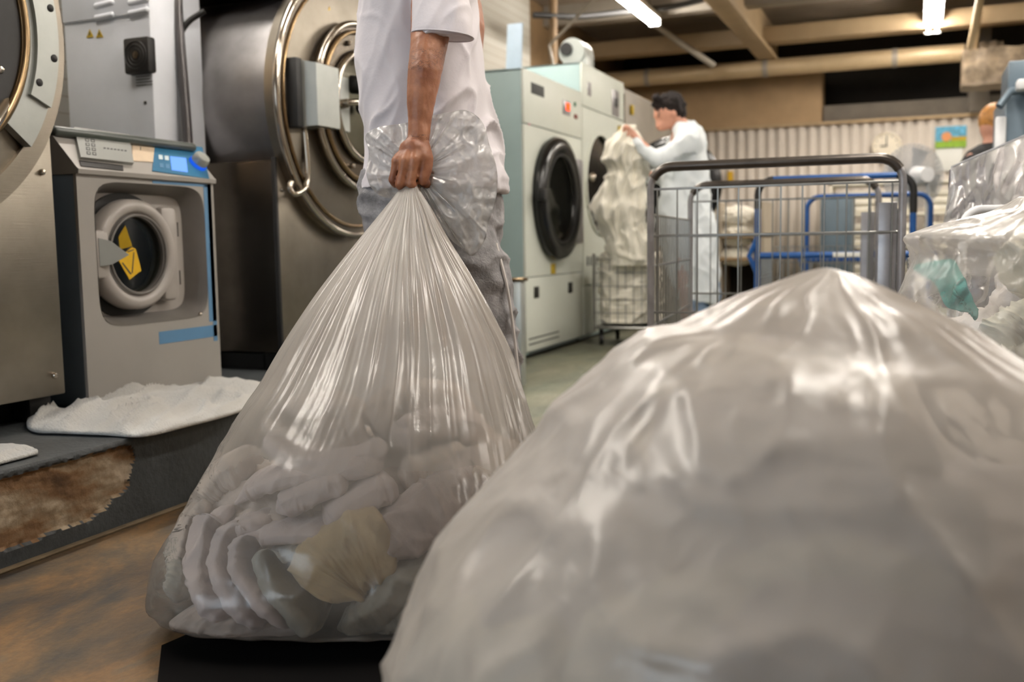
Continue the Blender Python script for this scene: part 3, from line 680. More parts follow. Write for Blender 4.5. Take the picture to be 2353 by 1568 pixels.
p_, nn = HP(322, 343); text_obj('handwritten_number', '1', .034, p_+nn*.0028, V((0, 1, 0)), HP(322, 330)[0]-p_, K['print'], hd)
p_, nn = HP(452, 379); kb = M().lathe(p_, nn, [(.034, 0), (.034, .012), (.030, .016)], 40).build('dial_base', K['knob_glow'], hd)
M().lathe(p_+nn*.012, nn, [(.031, 0), (.030, .026), (.026, .032), (0, .033)], 40).build('dial', K['satin'], hd)
for dx, dy in ((-.6, .05), (-.6, .6), (-.06, .05), (-.06, .6)): M().cyl((WX+dx, y0+dy, PZ), (WX+dx, y0+dy, zb+.005), .025).build('foot', K['black'], g)
M().box((WX-.05, y0+.005, PZ), (WX-.02, y1-.005, zb+.002)).build('toe_strip', K['black'], g)
p_ = WP(459, 722); M().ball((WX+.002, p_.y, p_.z), .007).build('indicator_screw', K['chrome'], g)

# ================================================================ DRYERS
def DP(px, py, off=0, X=-2.3): return ON(px, py, 0, X+off)
def dryer(y0, y1, zt, label, opened):
    X = -2.3; g = root('tumble_dryer', label, 'tumble dryer', (X-.5, (y0+y1)/2, 0))
    if opened: cy, cz, R = DP(1380, 425).y, DP(1380, 425).z, .385
    else: cy, cz, R = DP(1272, 458).y, DP(1272, 458).z, .385
    zk = DP(1262, 632).z if not opened else .42
    zh = DP(1262, 300).z if not opened else DP(1385, 262).z
    b = M(); b.box((X-1.0, y0, .03), (X-.015, y0+.015, zt), .003).box((X-1.0, y1-.015, .03), (X-.015, y1, zt), .003).box((X-1.0, y0, .03), (X-.98, y1, zt)).box((X-1.0, y0, zt-.015), (X-.015, y1, zt), .003).box((X-1.0, y0, .03), (X-.015, y1, .05))
    b.build('casing', K['dryer_side'], g)
    hole = [(cy+R*math.cos(2*PI*i/80), cz+R*math.sin(2*PI*i/80)) for i in range(80)]
    plate_hole(M(), X-.015, X, (y0, y1, zk, zh), hole).build('front_panel', K['dryer'], g)
    M().box((X-.015, y0, zh+.006), (X+.004, y1, zt), .005).build('header_panel', K['dryer'], g)
    kp = M().box((X-.015, y0, .05), (X, y1, zk-.006), .004).build('kick_panel', K['dryer'], g)
    M().box((X-.02, y0+.003, .05), (X-.012, y1-.003, zt-.01)).bm.free()
    M().lathe((X-.62, cy, cz), (1, 0, 0), [(0, 0), (R+.06, .0), (R+.06, .5), (R+.0, .60)], 64).build('inner_drum', K['steel_dark'], g)
    for dy in (.1, y1-y0-.1): M().cyl((X-.1, y0+dy, 0), (X-.1, y0+dy, .05), .03).build('foot', K['black'], g)
    M().box((X-.08, y0+.01, 0), (X-.05, y1-.01, .05)).build('base_strip', K['dark'], g)
    return g, cy, cz, R, kp
def mark(g, name, px, py, w, h, mt, th=.006, X=-2.3):
    p = DP(px, py); return M().box((X, p.y-w/2, p.z-h/2), (X+th, p.y+w/2, p.z+h/2), min(.004, th/3)).build(name, mt, g)
g, cy, cz, R, kp = dryer(5.885, 7.04, 1.83, 'lower white tumble dryer with closed black ringed glass door', False)
X = -2.3
d = M().lathe((X, cy, cz), (1, 0, 0), [(.28, 0), (.40, 0), (.415, .03), (.40, .07), (.34, .085), (.29, .07), (.28, .03)], 80).build('door', K['blackgloss'], g, angle=60)
M().lathe((X-.06, cy, cz), (1, 0, 0), [(0, 0), (.15, .015), (.24, .05), (.285, .10)][::-1], 60).build('door_glass', K['doorglass'], d)
M().torus((X+.06, cy, cz), (1, 0, 0), .295, .014, 70).build('door_seal', K['black'], d)
p = DP(1318, 462); M().box((X, p.y-.02, cz-.3), (X+.03, min(p.y+.14, 7.03), cz+.3), .01).build('hinge_plate', K['tube_grey'], g)
p = DP(1228, 446); M().box((X+.05, cy-.45, cz-.03), (X+.10, cy-.38, cz+.05), .01).build('door_handle', K['black'], d)
mark(g, 'vent_label', 1234, 207, .24, .07, K['print']); dp = mark(g, 'display_panel', 1300, 248, .16, .10, K['tube_grey'])
mark(g, 'red_digits', 1303, 246, .07, .05, K['red_led'], .009); mark(g, 'green_button', 1319, 240, .03, .03, mat('green button', S(40, 110, 80)), .012)
mark(g, 'red_button', 1321, 268, .06, .03, mat('dark red button', S(120, 50, 40)), .012); mark(g, 'yellow_label', 1271, 618, .09, .07, K['yellow_dim'], .003)
mark(g, 'latch', 1232, 672, .085, .075, K['black']); mark(g, 'latch', 1310, 661, .085, .075, K['black']); mark(g, 'pink_dot', 1216, 284, .03, .02, mat('pink sticker', S(220, 150, 170)), .002)
for py in (770, 782, 800):
    p = DP(1262, py-2); M().box((X-.001, 5.92, p.z-.004), (X+.002, 6.95 if py > 790 else 6.5, p.z+.004)).build('vent_slot', K['print'], kp)
# washing seen behind the glass
def wad(name, c, r, sc, mt, label=None, cat=None, group=None, parent=None, seed=0, f=9, amp=.25):
    bm_ = M(); bmesh.ops.create_icosphere(bm_.bm, subdivisions=5, radius=1)
    for v in bm_.bm.verts:
        n_ = v.co.normalized(); q = n_*1.0
        k = 1+amp*(1-2*abs(noise.noise(q*2.0+V((seed, 3, 1)))))*.5+amp*.4*(1-3*abs(noise.noise(q*5+V((seed, 8, 2)))))
        v.co = V((n_.x*sc[0], n_.y*sc[1], n_.z*sc[2]))*r*k+V(c)
    o = bm_.build(name, mt, parent, True, 180)
    if label: tag(o, label, cat, group)
    return o
wad('bundled_linen', (X-.34, cy, cz-.03), .3, (.75, 1.05, 1.05), K['linen_white'], 'crumpled pale linen seen through the closed dryer door glass', 'laundry', seed=4)
g, cy2, cz2, R2, kp = dryer(7.06, 8.17, 2.05, 'taller white tumble dryer with its round door swung open', True)
mark(g, 'display_panel', 1353, 205, .09, .10, K['tube_grey']); mark(g, 'control_panel', 1413, 238, .20, .21, K['tube_grey']); mark(g, 'dial', 1414, 236, .08, .07, K['print'], .012)
mark(g, 'yellow_button', 1421, 298, .05, .06, K['yellow_dim'], .02); mark(g, 'warning_dot', 1361, 176, .04, .02, K['yellow_dim'], .002)
p = DP(1351, 408); M().ball((X+.03, p.y, p.z), .035).build('door_catch', K['chrome'], g)
for k in range(7): mark(kp, 'vent_slot', 1350+k*7, 600, .03, .07, K['print'], .004)
M().torus((X+.004, cy2, cz2), (1, 0, 0), R2+.0, .014, 80).build('mouth_ring', K['dryer'], g)
# open door: ring standing square to the front
dc = V((X+.04+.40, 8.1, cz2))
d = M().lathe(dc, (0, -1, 0), [(.275, 0), (.385, 0), (.40, .03), (.385, .07), (.33, .085), (.285, .07), (.275, .03)], 80).build('open_door', K['blackgloss'], g, angle=60)
M().lathe(dc+V((0, .03, 0)), (0, -1, 0), [(.0, 0), (.14, .015), (.23, .05), (.28, .08)][::-1], 60).build('door_glass', K['doorglass'], d)
M().box((X+.0, 8.06, cz2-.12), (X+.07, 8.12, cz2+.12), .01).build('hinge', K['tube_grey'], g)
g = root('grey_service_cabinet', 'tall grey cabinet standing past the open dryer along the wall', 'cabinet', (-2.8, 9.1, 0))
M().box((-3.3, 8.2, 0), (-2.32, 10.1, 2.03), .01).build('body', K['beam_grey'], g)
M().box((-2.321, 8.25, .1), (-2.305, 9.1, 1.98), .004).build('door', K['beam_grey'], g); mark(g, 'yellow_sticker', 1450, 253, .06, .08, K['yellow_dim'], .02)
# things on the dryers
p = P(1190, 140, 6.9)
g = root('standing_paper_sheet', 'pale blue white board standing up on the lower dryer', 'board', (-2.9, 6.35, 1.83))
M().prism([V((P(1160, 141, 6.9).x, P(1160, 141, 6.9).y, 1.831)), V((P(1195, 143, 6.9).x, P(1195, 143, 6.9).y, 1.831)), P(1200, 52, 6.9), P(1166, 56, 6.9)], (0, .02, 0)).build('sheet', mat('pale blue board', S(176, 192, 208), .6), g)
tag(M().tube([V((p_.x, p_.y, 1.849)) for p_ in (P(1140, 146, 6.8), P(1165, 140, 6.95), P(1200, 147, 6.85))], .02, 10, res=16).build('black_hose', K['black']), 'black hose lying on top of the lower dryer', 'hose')
c0 = P(1330, 118, 7.9)
g = root('dryer_blower', 'rounded white blower unit on top of the taller dryer', 'blower', (c0.x, c0.y, 2.05))
M().cyl((c0.x-.02, c0.y-.12, c0.z-.02), (c0.x-.02, c0.y+.12, c0.z-.02), .105, n=32).build('motor_body', K['satin'], g)
M().box((c0.x-.11, c0.y-.1, 2.05), (c0.x+.1, c0.y+.1, c0.z-.02), .02).build('base', K['satin'], g)
M().cyl((c0.x-.06, c0.y-.14, c0.z), (c0.x-.06, c0.y-.115, c0.z), .05, n=24).build('inlet', K['black'], g)
# ================================================================ BAGS (polythene)
def bag_surface(levels, NL=110, NS=360, disp=None, closed_bottom=True, sq=None, mouth=False):
    """levels: (Lx,Ly,Rx,Ry,depth,half depth[,squareness]); outline points of the bag at that depth, real half depth away from/towards us"""
    k = len(levels); rs = []
    base = []
    for (lx, ly, rx, ry, d, b, *e) in levels:
        A, B = P(lx, ly, d), P(rx, ry, d); c = (A+B)/2; a = (B-A)/2
        base.append((c, a, b, e[0] if e else 2.0))
    cs = catmull([q[0] for q in base], 400); # arc parameter for even spacing
    # parameter by cumulative centre distance plus radius change
    L = [0]
    for q0, q1 in zip(base, base[1:]): L.append(L[-1]+(q1[0]-q0[0]).length+.5*abs(q1[1].length-q0[1].length)+1e-6)
    out = []
    def cr(p0, p1, p2, p3, t): return .5*((2*p1)+(p2-p0)*t+(2*p0-5*p1+4*p2-p3)*t*t+(3*p1-p0-3*p2+p3)*t**3)
    for i in range(NL+1):
        s = L[-1]*i/NL; j = 0
        while j < k-2 and s > L[j+1]: j += 1
        t = (s-L[j])/(L[j+1]-L[j]); g = lambda q: base[max(0, min(k-1, q))]
        c = cr(g(j-1)[0], g(j)[0], g(j+1)[0], g(j+2)[0], t); a = cr(g(j-1)[1], g(j)[1], g(j+1)[1], g(j+2)[1], t)
        b = max(.004, cr(g(j-1)[2], g(j)[2], g(j+1)[2], g(j+2)[2], t)); e = g(j)[3]*(1-t)+g(j+1)[3]*t
        ring = []
        for q in range(NS):
            ph = 2*PI*q/NS; ct, st = math.cos(ph), math.sin(ph)
            x = math.copysign(abs(ct)**(2/e), ct); y = math.copysign(abs(st)**(2/e), st)
            p = c+a*x+FH*(b*y)
            n = (a.normalized()*x/max(a.length, .01)*1.0+FH*y/max(b, .01)).normalized()
            if disp: p = p+n*disp(p, ph, i/NL, a.length)
            if p.z < .004: p.z = .004
            ring.append(p)
        out.append(ring)
    return out

MAIN = [(946, 396, 960, 396, 2.295, .010), (938, 410, 962, 410, 2.29, .014), (915, 440, 966, 440, 2.285, .028), (880, 485, 992, 485, 2.275, .055), (820, 560, 1033, 560, 2.26, .095),
        (764, 632, 1078, 632, 2.235, .135), (716, 698, 1117, 698, 2.215, .165), (655, 790, 1166, 790, 2.19, .20), (603, 875, 1198, 875, 2.16, .235),
        (545, 960, 1224, 960, 2.13, .265, 2.1), (490, 1055, 1248, 1055, 2.10, .29, 2.2), (440, 1150, 1270, 1150, 2.08, .31, 2.3), (406, 1220, 1280, 1220, 2.065, .315, 2.5),
        (384, 1272, 1285, 1272, 2.055, .315, 2.9), (380, 1312, 1285, 1312, 2.05, .305, 3.3), (390, 1345, 1275, 1345, 2.05, .29, 3.4), (460, 1362, 1220, 1362, 2.05, .24, 3.0), (640, 1368, 1000, 1368, 2.05, .12, 2.4)]
def pleat(p, ph, t, r):
    a = min(1, t/.05)*(lambda u: u*u*(3-2*u))(max(0, min(1, (.84-t)/.55)))*(.45+.55*max(0, min(1, (math.cos(ph)+.75)/.9)))
    g1 = ridge(noise.noise(V((math.cos(ph)*4.2, math.sin(ph)*4.2, 1.7))))      # broad folds
    sst = lambda x: (lambda u: u*u*(3-2*u))(max(0., min(1., x)))
    w_ = .055*(1-.5*sst((t-.2)/.7))
    f2 = noise.noise(V((math.cos(ph)*13, math.sin(ph)*13, t*1.2)))
    f3 = noise.noise(V((math.cos(ph)*30, math.sin(ph)*30, t*2.0)))
    ln = sst((.42+.5*noise.noise(V((math.cos(ph)*6, math.sin(ph)*6, 9)))-t)/.2)  # each pleat runs out at its own height
    h = r*a*(w_*g1+(.055*ridge(f2)**2)*(.25+.75*ln)+(.020*f3)*ln)-r*a*.05
    low = sst((t-.4)/.4)
    h += low*(.010*noise.noise(V((p.x*7, p.y*7, p.z*5)))+.006*ridge(noise.noise(V((p.x*10+p.z*6, p.y*10, p.z*14))))**2-.004)
    if t > .85: h += .008*noise.noise(V((p.x*22, p.y*22, p.z*9)))
    return h
gm = root('laundry_bag', 'big milky plastic bag of folded clothes dragged along by its twisted neck', 'plastic bag', tuple(P(830, 1380, 2.04)))
rs = bag_surface(MAIN, 170, 560, pleat)
M().rings(rs, False, True).build('bag_skin', K['film_main'], gm, True, 180)
# gathered mouth above the fist
OUTL = [(952, 402), (905, 458), (862, 442), (842, 402), (848, 352), (840, 312), (872, 292), (930, 283), (985, 268), (1030, 258), (1072, 254), (1108, 280), (1124, 330), (1142, 392), (1140, 452), (1120, 520), (1114, 552), (1086, 588), (1062, 572), (1030, 545), (1004, 504), (974, 458)]
def smooth_closed(pts, n):
    out = []; k = len(pts)
    for i in range(n):
        s = k*i/n; j = int(s); t = s-j; g = lambda q: V((*pts[q % k], 0))
        out.append(.5*((2*g(j))+(g(j+1)-g(j-1))*t+(2*g(j-1)-5*g(j)+4*g(j+1)-g(j+2))*t*t+(3*g(j)-g(j-1)-3*g(j+1)+g(j+2))*t**3))
    return out
oc = smooth_closed(OUTL[1:], 240); m_ = M()
def bunch(side):
    rr = []
    for i in range(0, 61):
        u = i/60; ring = []
        for q, o in enumerate(oc):
            ph = q/240*2*PI
            px = 955+(o.x-955)*u; py = 398+(o.y-398)*u
            puff = math.sin(PI*u**.8)*.05
            w1_ = ridge(noise.noise(V((math.cos(ph)*4, math.sin(ph)*4, side+.5+u))))*.012*min(1, u*3)
            w2_ = noise.noise(V((px*.015, py*.015, side*7)))*.035*u+ridge(noise.noise(V((px*.03, py*.022, side*3))))*.016*u+ridge(noise.noise(V((px*.06, py*.05, side*5))))*.006*u
            d = 2.335+(-puff*.75 if side == 0 else puff*.55)+(-w1_-w2_ if side == 0 else w1_*.6)+.012*u
            ring.append(P(px, py, d))
        rr.append(ring)
    return rr
m_.rings(bunch(0)+bunch(1)[::-1], False, False).build('gathered_mouth', K['film_bunch'], gm, True, 180)

from mathutils.bvhtree import BVHTree
BV = {}
def make_bvh(key, rs):
    vs = [p for r in rs for p in r]; n = len(rs[0]); fs = [(i*n+j, i*n+(j+1)%n, (i+1)*n+(j+1)%n, (i+1)*n+j) for i in range(len(rs)-1) for j in range(n)]
    BV[key] = BVHTree.FromPolygons(vs, fs)
def hitd(key, px, py):
    o_ = V((0, 0, CAMH)); r_ = ray(px, py).normalized(); h = BV[key].ray_cast(o_, r_)
    return (h[0]-o_).dot(CF) if h[0] is not None else None
make_bvh('main', rs)
def bag_front(levels, px, py):
    key = {id(MAIN): 'main', id(NEAR) if 'NEAR' in globals() else 0: 'near', id(RB) if 'RB' in globals() else 1: 'right'}.get(id(levels))
    for k in range(12):
        d = hitd(key, px+(k*6 if px < 1176 else -k*6), py+0)
        if d: return d
    return bag_front_old(levels, px, py)
def bag_front_old(levels, px, py):
    """depth of the near wall of a bag under a photo point"""
    for l0, l1 in zip(levels, levels[1:]):
        if l0[1] <= py <= l1[1]:
            t = (py-l0[1])/max(1, l1[1]-l0[1]); mix = lambda i: l0[i]*(1-t)+l1[i]*t
            cx = (mix(0)+mix(2))/2; hw = (mix(2)-mix(0))/2; u = max(-.98, min(.98, (px-cx)/hw))
            return mix(4)-mix(5)*(1-abs(u)**2.2)**.5
    return levels[-1][4]-.2
# ---------------------------------------------------------------- folded clothes
def press(o, key, centre, gap=.004, zmin=.06):
    """the cloth lies against the inside of the film: move any point that would poke through back inside"""
    bv = BV[key]; o_ = V((0, 0, CAMH))
    for v in o.data.vertices:
        p = v.co.copy()
        if p.z < zmin: p.z = zmin+(zmin-p.z)*.05
        for k in range(16):
            dr = (p-o_); L = dr.length; h = bv.ray_cast(o_, dr/L)
            if h[0] is None: p = p+(V((centre.x, centre.y, max(p.z, zmin+.05)))-p)*.07; continue
            if L < h[3]+gap: p = o_+dr/L*(h[3]+gap)
            break
        v.co = p
    o.data.update()
def pad(name, pts, a, b, mt, label, cat, group=None, N=70, Mn=44, folds=2, seed=0, wr=.005, parent=None, depth_dir=None, tip=.12):
    """a folded piece of cloth: a soft flat roll that follows the path; a: half height across the path, b: half width away from the viewer"""
    wr = min(wr, (a if not callable(a) else a(.5))*.2)
    C = catmull(pts, N); rs = []; B0 = depth_dir or FH
    for i, c in enumerate(C):
        t_ = i/(N-1); T = (C[min(i+1, N-1)]-C[max(i-1, 0)]).normalized()
        Bd = (B0-T*B0.dot(T)).normalized(); Nn = T.cross(Bd)
        e = min(1, math.sin(PI*max(.0, min(1, t_/(2*tip))) / 2)) if t_ < tip*1 else (min(1, math.sin(PI*max(0, (1-t_))/(2*tip))) if t_ > 1-tip else 1)
        e = max(.08, e**.5)
        aa = (a(t_) if callable(a) else a)*e*(1+.10*noise.noise(V((t_*5, seed, 2)))); bb = b*(.55+.45*e)
        ring = []
        for q in range(Mn):
            ph = 2*PI*q/Mn; ct, st = math.cos(ph), math.sin(ph)
            x = math.copysign(abs(ct)**.72, ct); y = math.copysign(abs(st)**.62, st)
            gr = 0
            if folds:   # layered edges run along the path on the near face
                gr = -.30*aa*max(0, (1-abs(math.sin(x*PI*folds*.5+.35*math.sin(t_*7+seed)))*3.2))*(1 if y < .2 else 0)
            p = c+Nn*(aa*x)+Bd*(bb*y)
            q_ = p+Nn*seed
            ew = 1-min(1, abs(x))*.4
            wq = .35*noise.noise(V((p.x*6, p.y*6+seed, p.z*6)))
            s1, s2 = p.dot(T), p.dot(Nn)
            wv = wr*ew*(1.5*(ridge(noise.noise(V((s1*9+s2*7+wq*3+seed, s2*13-s1*5, p.dot(Bd)*6))))**3-.25)+1.1*noise.noise(V((p.x*8+seed, p.y*8, p.z*8)))+.6*(ridge(noise.noise(V((s1*24+wq*4, s2*20+s1*6, seed))))**3-.2))
            n = (Nn*x+Bd*y).normalized()
            ring.append(p+n*(wv+gr*.5))
        rs.append(ring)
    o = M().rings(rs, True, True).build(name, mt, parent, True, 180)
    if label: tag(o, label, cat, group)
    return o
def inbag(levels, pts, off): return [P(x, y, bag_front(levels, x, y)+off) for x, y in pts]
items = [
 ('folded_garment', [(700, 1005), (655, 985), (672, 945), (735, 928), (800, 938), (838, 968)], .022, .06, 'garment2', 'rolled grey garment at the upper left of the dragged bag', .09, 2),
 ('folded_garment', [(655, 1012), (700, 1044), (770, 1052), (845, 1036), (886, 1018)], .022, .08, 'garment', 'banded collar like fold right under the upper left roll in the dragged bag', .07, 1),
 ('folded_garment', [(740, 990), (790, 1000), (840, 985)], .045, .06, 'garment2', 'dim crumpled garment in the hollow of the upper left roll', .15, 1),
 ('folded_garment', [(880, 1000), (895, 930), (960, 912), (1030, 922), (1062, 965)], .034, .07, 'garment2', 'puffed rolled garment at the top right of the dragged bag', .10, 2),
 ('folded_garment', [(925, 1040), (955, 985), (1020, 965), (1075, 985), (1085, 1030)], .034, .07, 'garment', 'rounded bundle just below the puffed roll in the dragged bag', .085, 1),
 ('folded_garment', [(550, 1150), (600, 1110), (680, 1082), (760, 1072), (885, 1052)], .022, .09, 'garment', 'long folded edge running up to the right below the collar like fold', .05, 2),
 ('folded_garment', [(640, 1165), (700, 1130), (760, 1105), (800, 1092)], .026, .09, 'garment', 'short puffy folded edge left of the middle of the dragged bag', .04, 1),
 ('folded_garment', [(745, 1205), (800, 1160), (860, 1125), (905, 1108)], .028, .09, 'garment', 'lilac padded fold pointing up right at the middle of the dragged bag', .035, 1),
 ('folded_garment', [(450, 1210), (470, 1150), (520, 1095), (578, 1060)], .034, .08, 'garment2', 'upright folded piece with a pointed corner at the far left of the dragged bag', .05, 1),
 ('folded_garment', [(452, 1330), (446, 1280), (452, 1215), (485, 1150)], .020, .08, 'garment2', 'dim upright edge beside the leftmost wall of the dragged bag', .05, 1),
 ('folded_garment', [(560, 1422), (520, 1372), (498, 1300), (500, 1215), (540, 1160)], .022, .10, 'garment', 'second upright curved layer from the left in the dragged bag', .035, 2),
 ('folded_garment', [(632, 1425), (580, 1372), (548, 1300), (545, 1235), (580, 1190), (650, 1182)], .020, .10, 'garment', 'third curved layer of the left stack in the dragged bag', .03, 2),
 ('folded_garment', [(690, 1425), (630, 1360), (596, 1300), (590, 1250), (625, 1212), (720, 1205), (790, 1212)], .019, .10, 'garment', 'innermost curved layer of the left stack in the dragged bag', .03, 2),
 ('folded_garment', [(752, 1448), (700, 1385), (655, 1325), (640, 1275), (690, 1245), (760, 1236)], .018, .10, 'garment3', 'grey layer wrapped around the beige piece in the dragged bag', .035, 2),
 ('folded_garment', [(735, 1375), (770, 1310), (830, 1265), (900, 1240)], .075, .05, 'garment4', 'sand beige folded piece in the middle of the dragged bag', .045, 1),
 ('folded_garment', [(880, 1270), (960, 1195), (1040, 1130), (1120, 1075)], .058, .05, 'garment', 'broad lilac grey folded garment with a turned hem at right of the dragged bag', .03, 2),
 ('folded_garment', [(790, 1462), (860, 1400), (920, 1345), (1000, 1300), (1090, 1250)], .034, .08, 'garment3', 'pale green grey folded layer along the lower right of the dragged bag', .035, 2),
 ('folded_garment', [(860, 1462), (930, 1420), (1010, 1370), (1100, 1320)], .036, .08, 'garment3', 'lowest green grey layer beside the near bag in the dragged bag', .035, 2),
 ('folded_garment', [(1040, 1150), (1090, 1090), (1150, 1062), (1215, 1050)], .030, .07, 'garment2', 'ruffled elastic edged piece at the right end of the dragged bag', .03, 3),
 ('folded_garment', [(430, 1405), (520, 1418), (600, 1440), (720, 1455)], .024, .09, 'garment2', 'flat crumpled piece lying along the bottom of the dragged bag', .04, 1),
 ('folded_garment', [(395, 1380), (420, 1330), (430, 1270)], .022, .08, 'garment3', 'dull corner piece at the bottom left of the dragged bag', .06, 1),
 ('folded_garment', [(920, 1100), (990, 1085), (1060, 1050)], .040, .06, 'garment2', 'shadowed garment below the rounded bundle in the dragged bag', .10, 1),
 ('folded_garment', [(1130, 1180), (1180, 1140), (1230, 1110)], .045, .06, 'garment', 'grey fold half hidden behind the near bag edge', .05, 1),
]
MAINX = MAIN
BC = P(830, 1300, 2.05)
for i, (nm, pts, a, b, mt, lb, off, fo) in enumerate(items):
    o = pad(nm, inbag(MAINX, pts, off*.45+.006+b), a, b, K[mt], lb, 'garment', None, folds=fo, seed=i*3.7, wr=.0085); press(o, 'main', BC)
# bulk of washing behind the front layers
for i, (px, py, d, r, sc_) in enumerate(((620, 1300, 2.06, .17, (1.1, .9, .75)), (850, 1290, 2.08, .18, (1.1, .9, .85)), (1080, 1250, 2.08, .18, (1, .9, .95)), (560, 1180, 2.14, .13, (1, .8, .8)), (800, 1130, 2.14, .15, (1.1, .8, .8)), (1010, 1090, 2.14, .14, (1, .8, .9)))):
    c_ = P(px, py, d); c_.z = max(c_.z, .16)
    o = wad('crumpled_garment', c_, r, sc_, K['garment2'], 'crumpled grey clothing packed behind the folded layers of the dragged bag', 'garment', 'loose clothes deep inside the dragged bag', seed=i*5+1); press(o, 'main', BC, .075)

# ---------------------------------------------------------------- near bag
NEAR = [(1895, 616, 1905, 616, 1.12, .01), (1862, 626, 1950, 632, 1.12, .05), (1800, 650, 2010, 662, 1.11, .085), (1745, 672, 2080, 698, 1.11, .12), (1690, 700, 2170, 745, 1.10, .16),
        (1600, 748, 2270, 800, 1.10, .205), (1515, 768, 2360, 850, 1.09, .24), (1460, 800, 2450, 900, 1.08, .265), (1385, 865, 2540, 960, 1.07, .29), (1300, 940, 2600, 1030, 1.06, .31),
        (1215, 1035, 2660, 1110, 1.05, .33), (1110, 1140, 2710, 1200, 1.04, .345), (1010, 1245, 2750, 1290, 1.03, .355), (935, 1350, 2780, 1390, 1.02, .36), (888, 1460, 2790, 1500, 1.01, .36),
        (866, 1560, 2780, 1610, 1.0, .36), (860, 1700, 2760, 1760, 1.0, .35), (880, 1900, 2720, 1950, 1.0, .33), (900, 2090, 2680, 2110, 1.0, .32, 2.4), (960, 2220, 2620, 2230, 1.0, .30, 2.6), (1150, 2290, 2450, 2290, 1.0, .2)]
def crumple(seed, amp=.02, top=.25):
    def f(p, ph, t, r):
        k = min(1, t/.08)
        q = V((p.x*3.2+seed, p.y*3.2, p.z*3.2)); q2 = V((p.x*8+seed, p.y*8, p.z*7)); q3 = V((p.x*22+seed, p.y*22, p.z*20))
        h = amp*(1.2*noise.noise(q)+.8*(ridge(noise.noise(q2))**2-.4))
        u = max(0, 1-abs(t-top*.55)/(top*.55))
        u2 = max(0, min(1, .5+2.2*noise.noise(q*.55+V((5, 1, 2)))))
        h += amp*(.15+.75*u*u2)*(ridge(noise.noise(q3))**2-.4)+amp*.5*u2*(ridge(noise.noise(q2*1.6))**2-.4)
        h += amp*.7*max(0, 1-t/.35)*(ridge(noise.noise(V((math.cos(ph)*5+seed, math.sin(ph)*5, t))))**2-.4)
        return h*k
    return f
gn = root('near_laundry_bag', 'huge blurred milky plastic bag closest to the camera, peaked top', 'plastic bag', tuple(P(1800, 1900, 1.0).xy)+(0,))
rs = bag_surface(NEAR, 130, 420, crumple(3.1, .0125)); make_bvh('near', rs)
M().rings(rs, True, True).build('bag_skin', K['film_near'], gn, True, 180)
NI = [([(1250, 1230), (1330, 1100), (1420, 1000)], .07, .05, 'linen_white'), ([(1150, 1420), (1350, 1330), (1600, 1300)], .07, .07, 'linen_white'), ([(1300, 1500), (1600, 1400), (1900, 1320), (2200, 1360)], .05, .08, 'linen'),
      ([(1500, 1250), (1750, 1180), (2000, 1200), (2250, 1290)], .06, .08, 'linen_white'), ([(1600, 1560), (1900, 1480), (2200, 1500)], .07, .07, 'linen_white'), ([(1000, 1550), (1150, 1500), (1350, 1520)], .05, .06, 'linen'), ([(1500, 1120), (1700, 1040), (1900, 1060), (2150, 1120)], .06, .09, 'linen_white')]
nl = ['pale folded cloth standing near the left slope of the nearest bag', 'pale cloth fold low left inside the nearest bag', 'cream folded cloth curving across the middle of the nearest bag', 'white cloth fold arching through the upper middle of the nearest bag',
      'white cloth at the bottom right inside the nearest bag', 'cream cloth in the bottom left corner of the nearest bag', 'topmost white cloth inside the nearest bag']
for i, (pts, a, b, mt) in enumerate(NI):
    o = pad('folded_linen', [P(x, y, max(.78, bag_front(NEAR, x, y)+.07+b)) for x, y in pts], a, b, K[mt], nl[i], 'linen', None, seed=i*2.3+30, wr=.009); press(o, 'near', P(1800, 1400, 1.05), .03)
for i, (px, py, d, r) in enumerate(((1450, 1450, 1.03, .15), (1800, 1350, 1.05, .17), (2200, 1400, 1.05, .17), (1650, 1800, 1.0, .2), (2150, 1850, 1.0, .2), (1250, 1850, 1.0, .18))):
    c_ = P(px, py, d); c_.z = max(c_.z, r*.85)
    o = wad('crumpled_linen', c_, r, (1, .9, .8), K['linen_white'], 'crumpled white linen filling the body of the nearest bag', 'linen', 'loose linen inside the nearest bag', seed=i*4+60); press(o, 'near', P(1800, 1400, 1.05), .05)

# ---------------------------------------------------------------- bag at the right with the teal cloth
RB = [(2345, 452, 2420, 446, 2.35, .03), (2300, 486, 2500, 470, 2.34, .09), (2215, 506, 2600, 500, 2.33, .15), (2150, 526, 2660, 530, 2.32, .20), (2096, 545, 2700, 560, 2.31, .24), (2118, 585, 2710, 600, 2.31, .26),
      (2092, 640, 2720, 660, 2.30, .28), (2068, 700, 2730, 720, 2.30, .29), (2048, 780, 2730, 800, 2.28, .30), (2030, 900, 2740, 920, 2.26, .31), (2020, 1050, 2740, 1070, 2.24, .32), (2040, 1180, 2720, 1200, 2.22, .31, 2.6), (2100, 1270, 2680, 1280, 2.2, .28, 3), (2300, 1300, 2500, 1300, 2.2, .15)]
gr_ = root('right_laundry_bag', 'crumpled clear plastic bag at the right with a teal cloth inside', 'plastic bag', (P(2400, 1000, 2.24).x, P(2400, 1000, 2.24).y, 0))
rs = bag_surface(RB, 110, 360, crumple(8.4, .022, .5)); make_bvh('right', rs)
M().rings(rs, True, True).build('bag_skin', K['film_right'], gr_, True, 180)
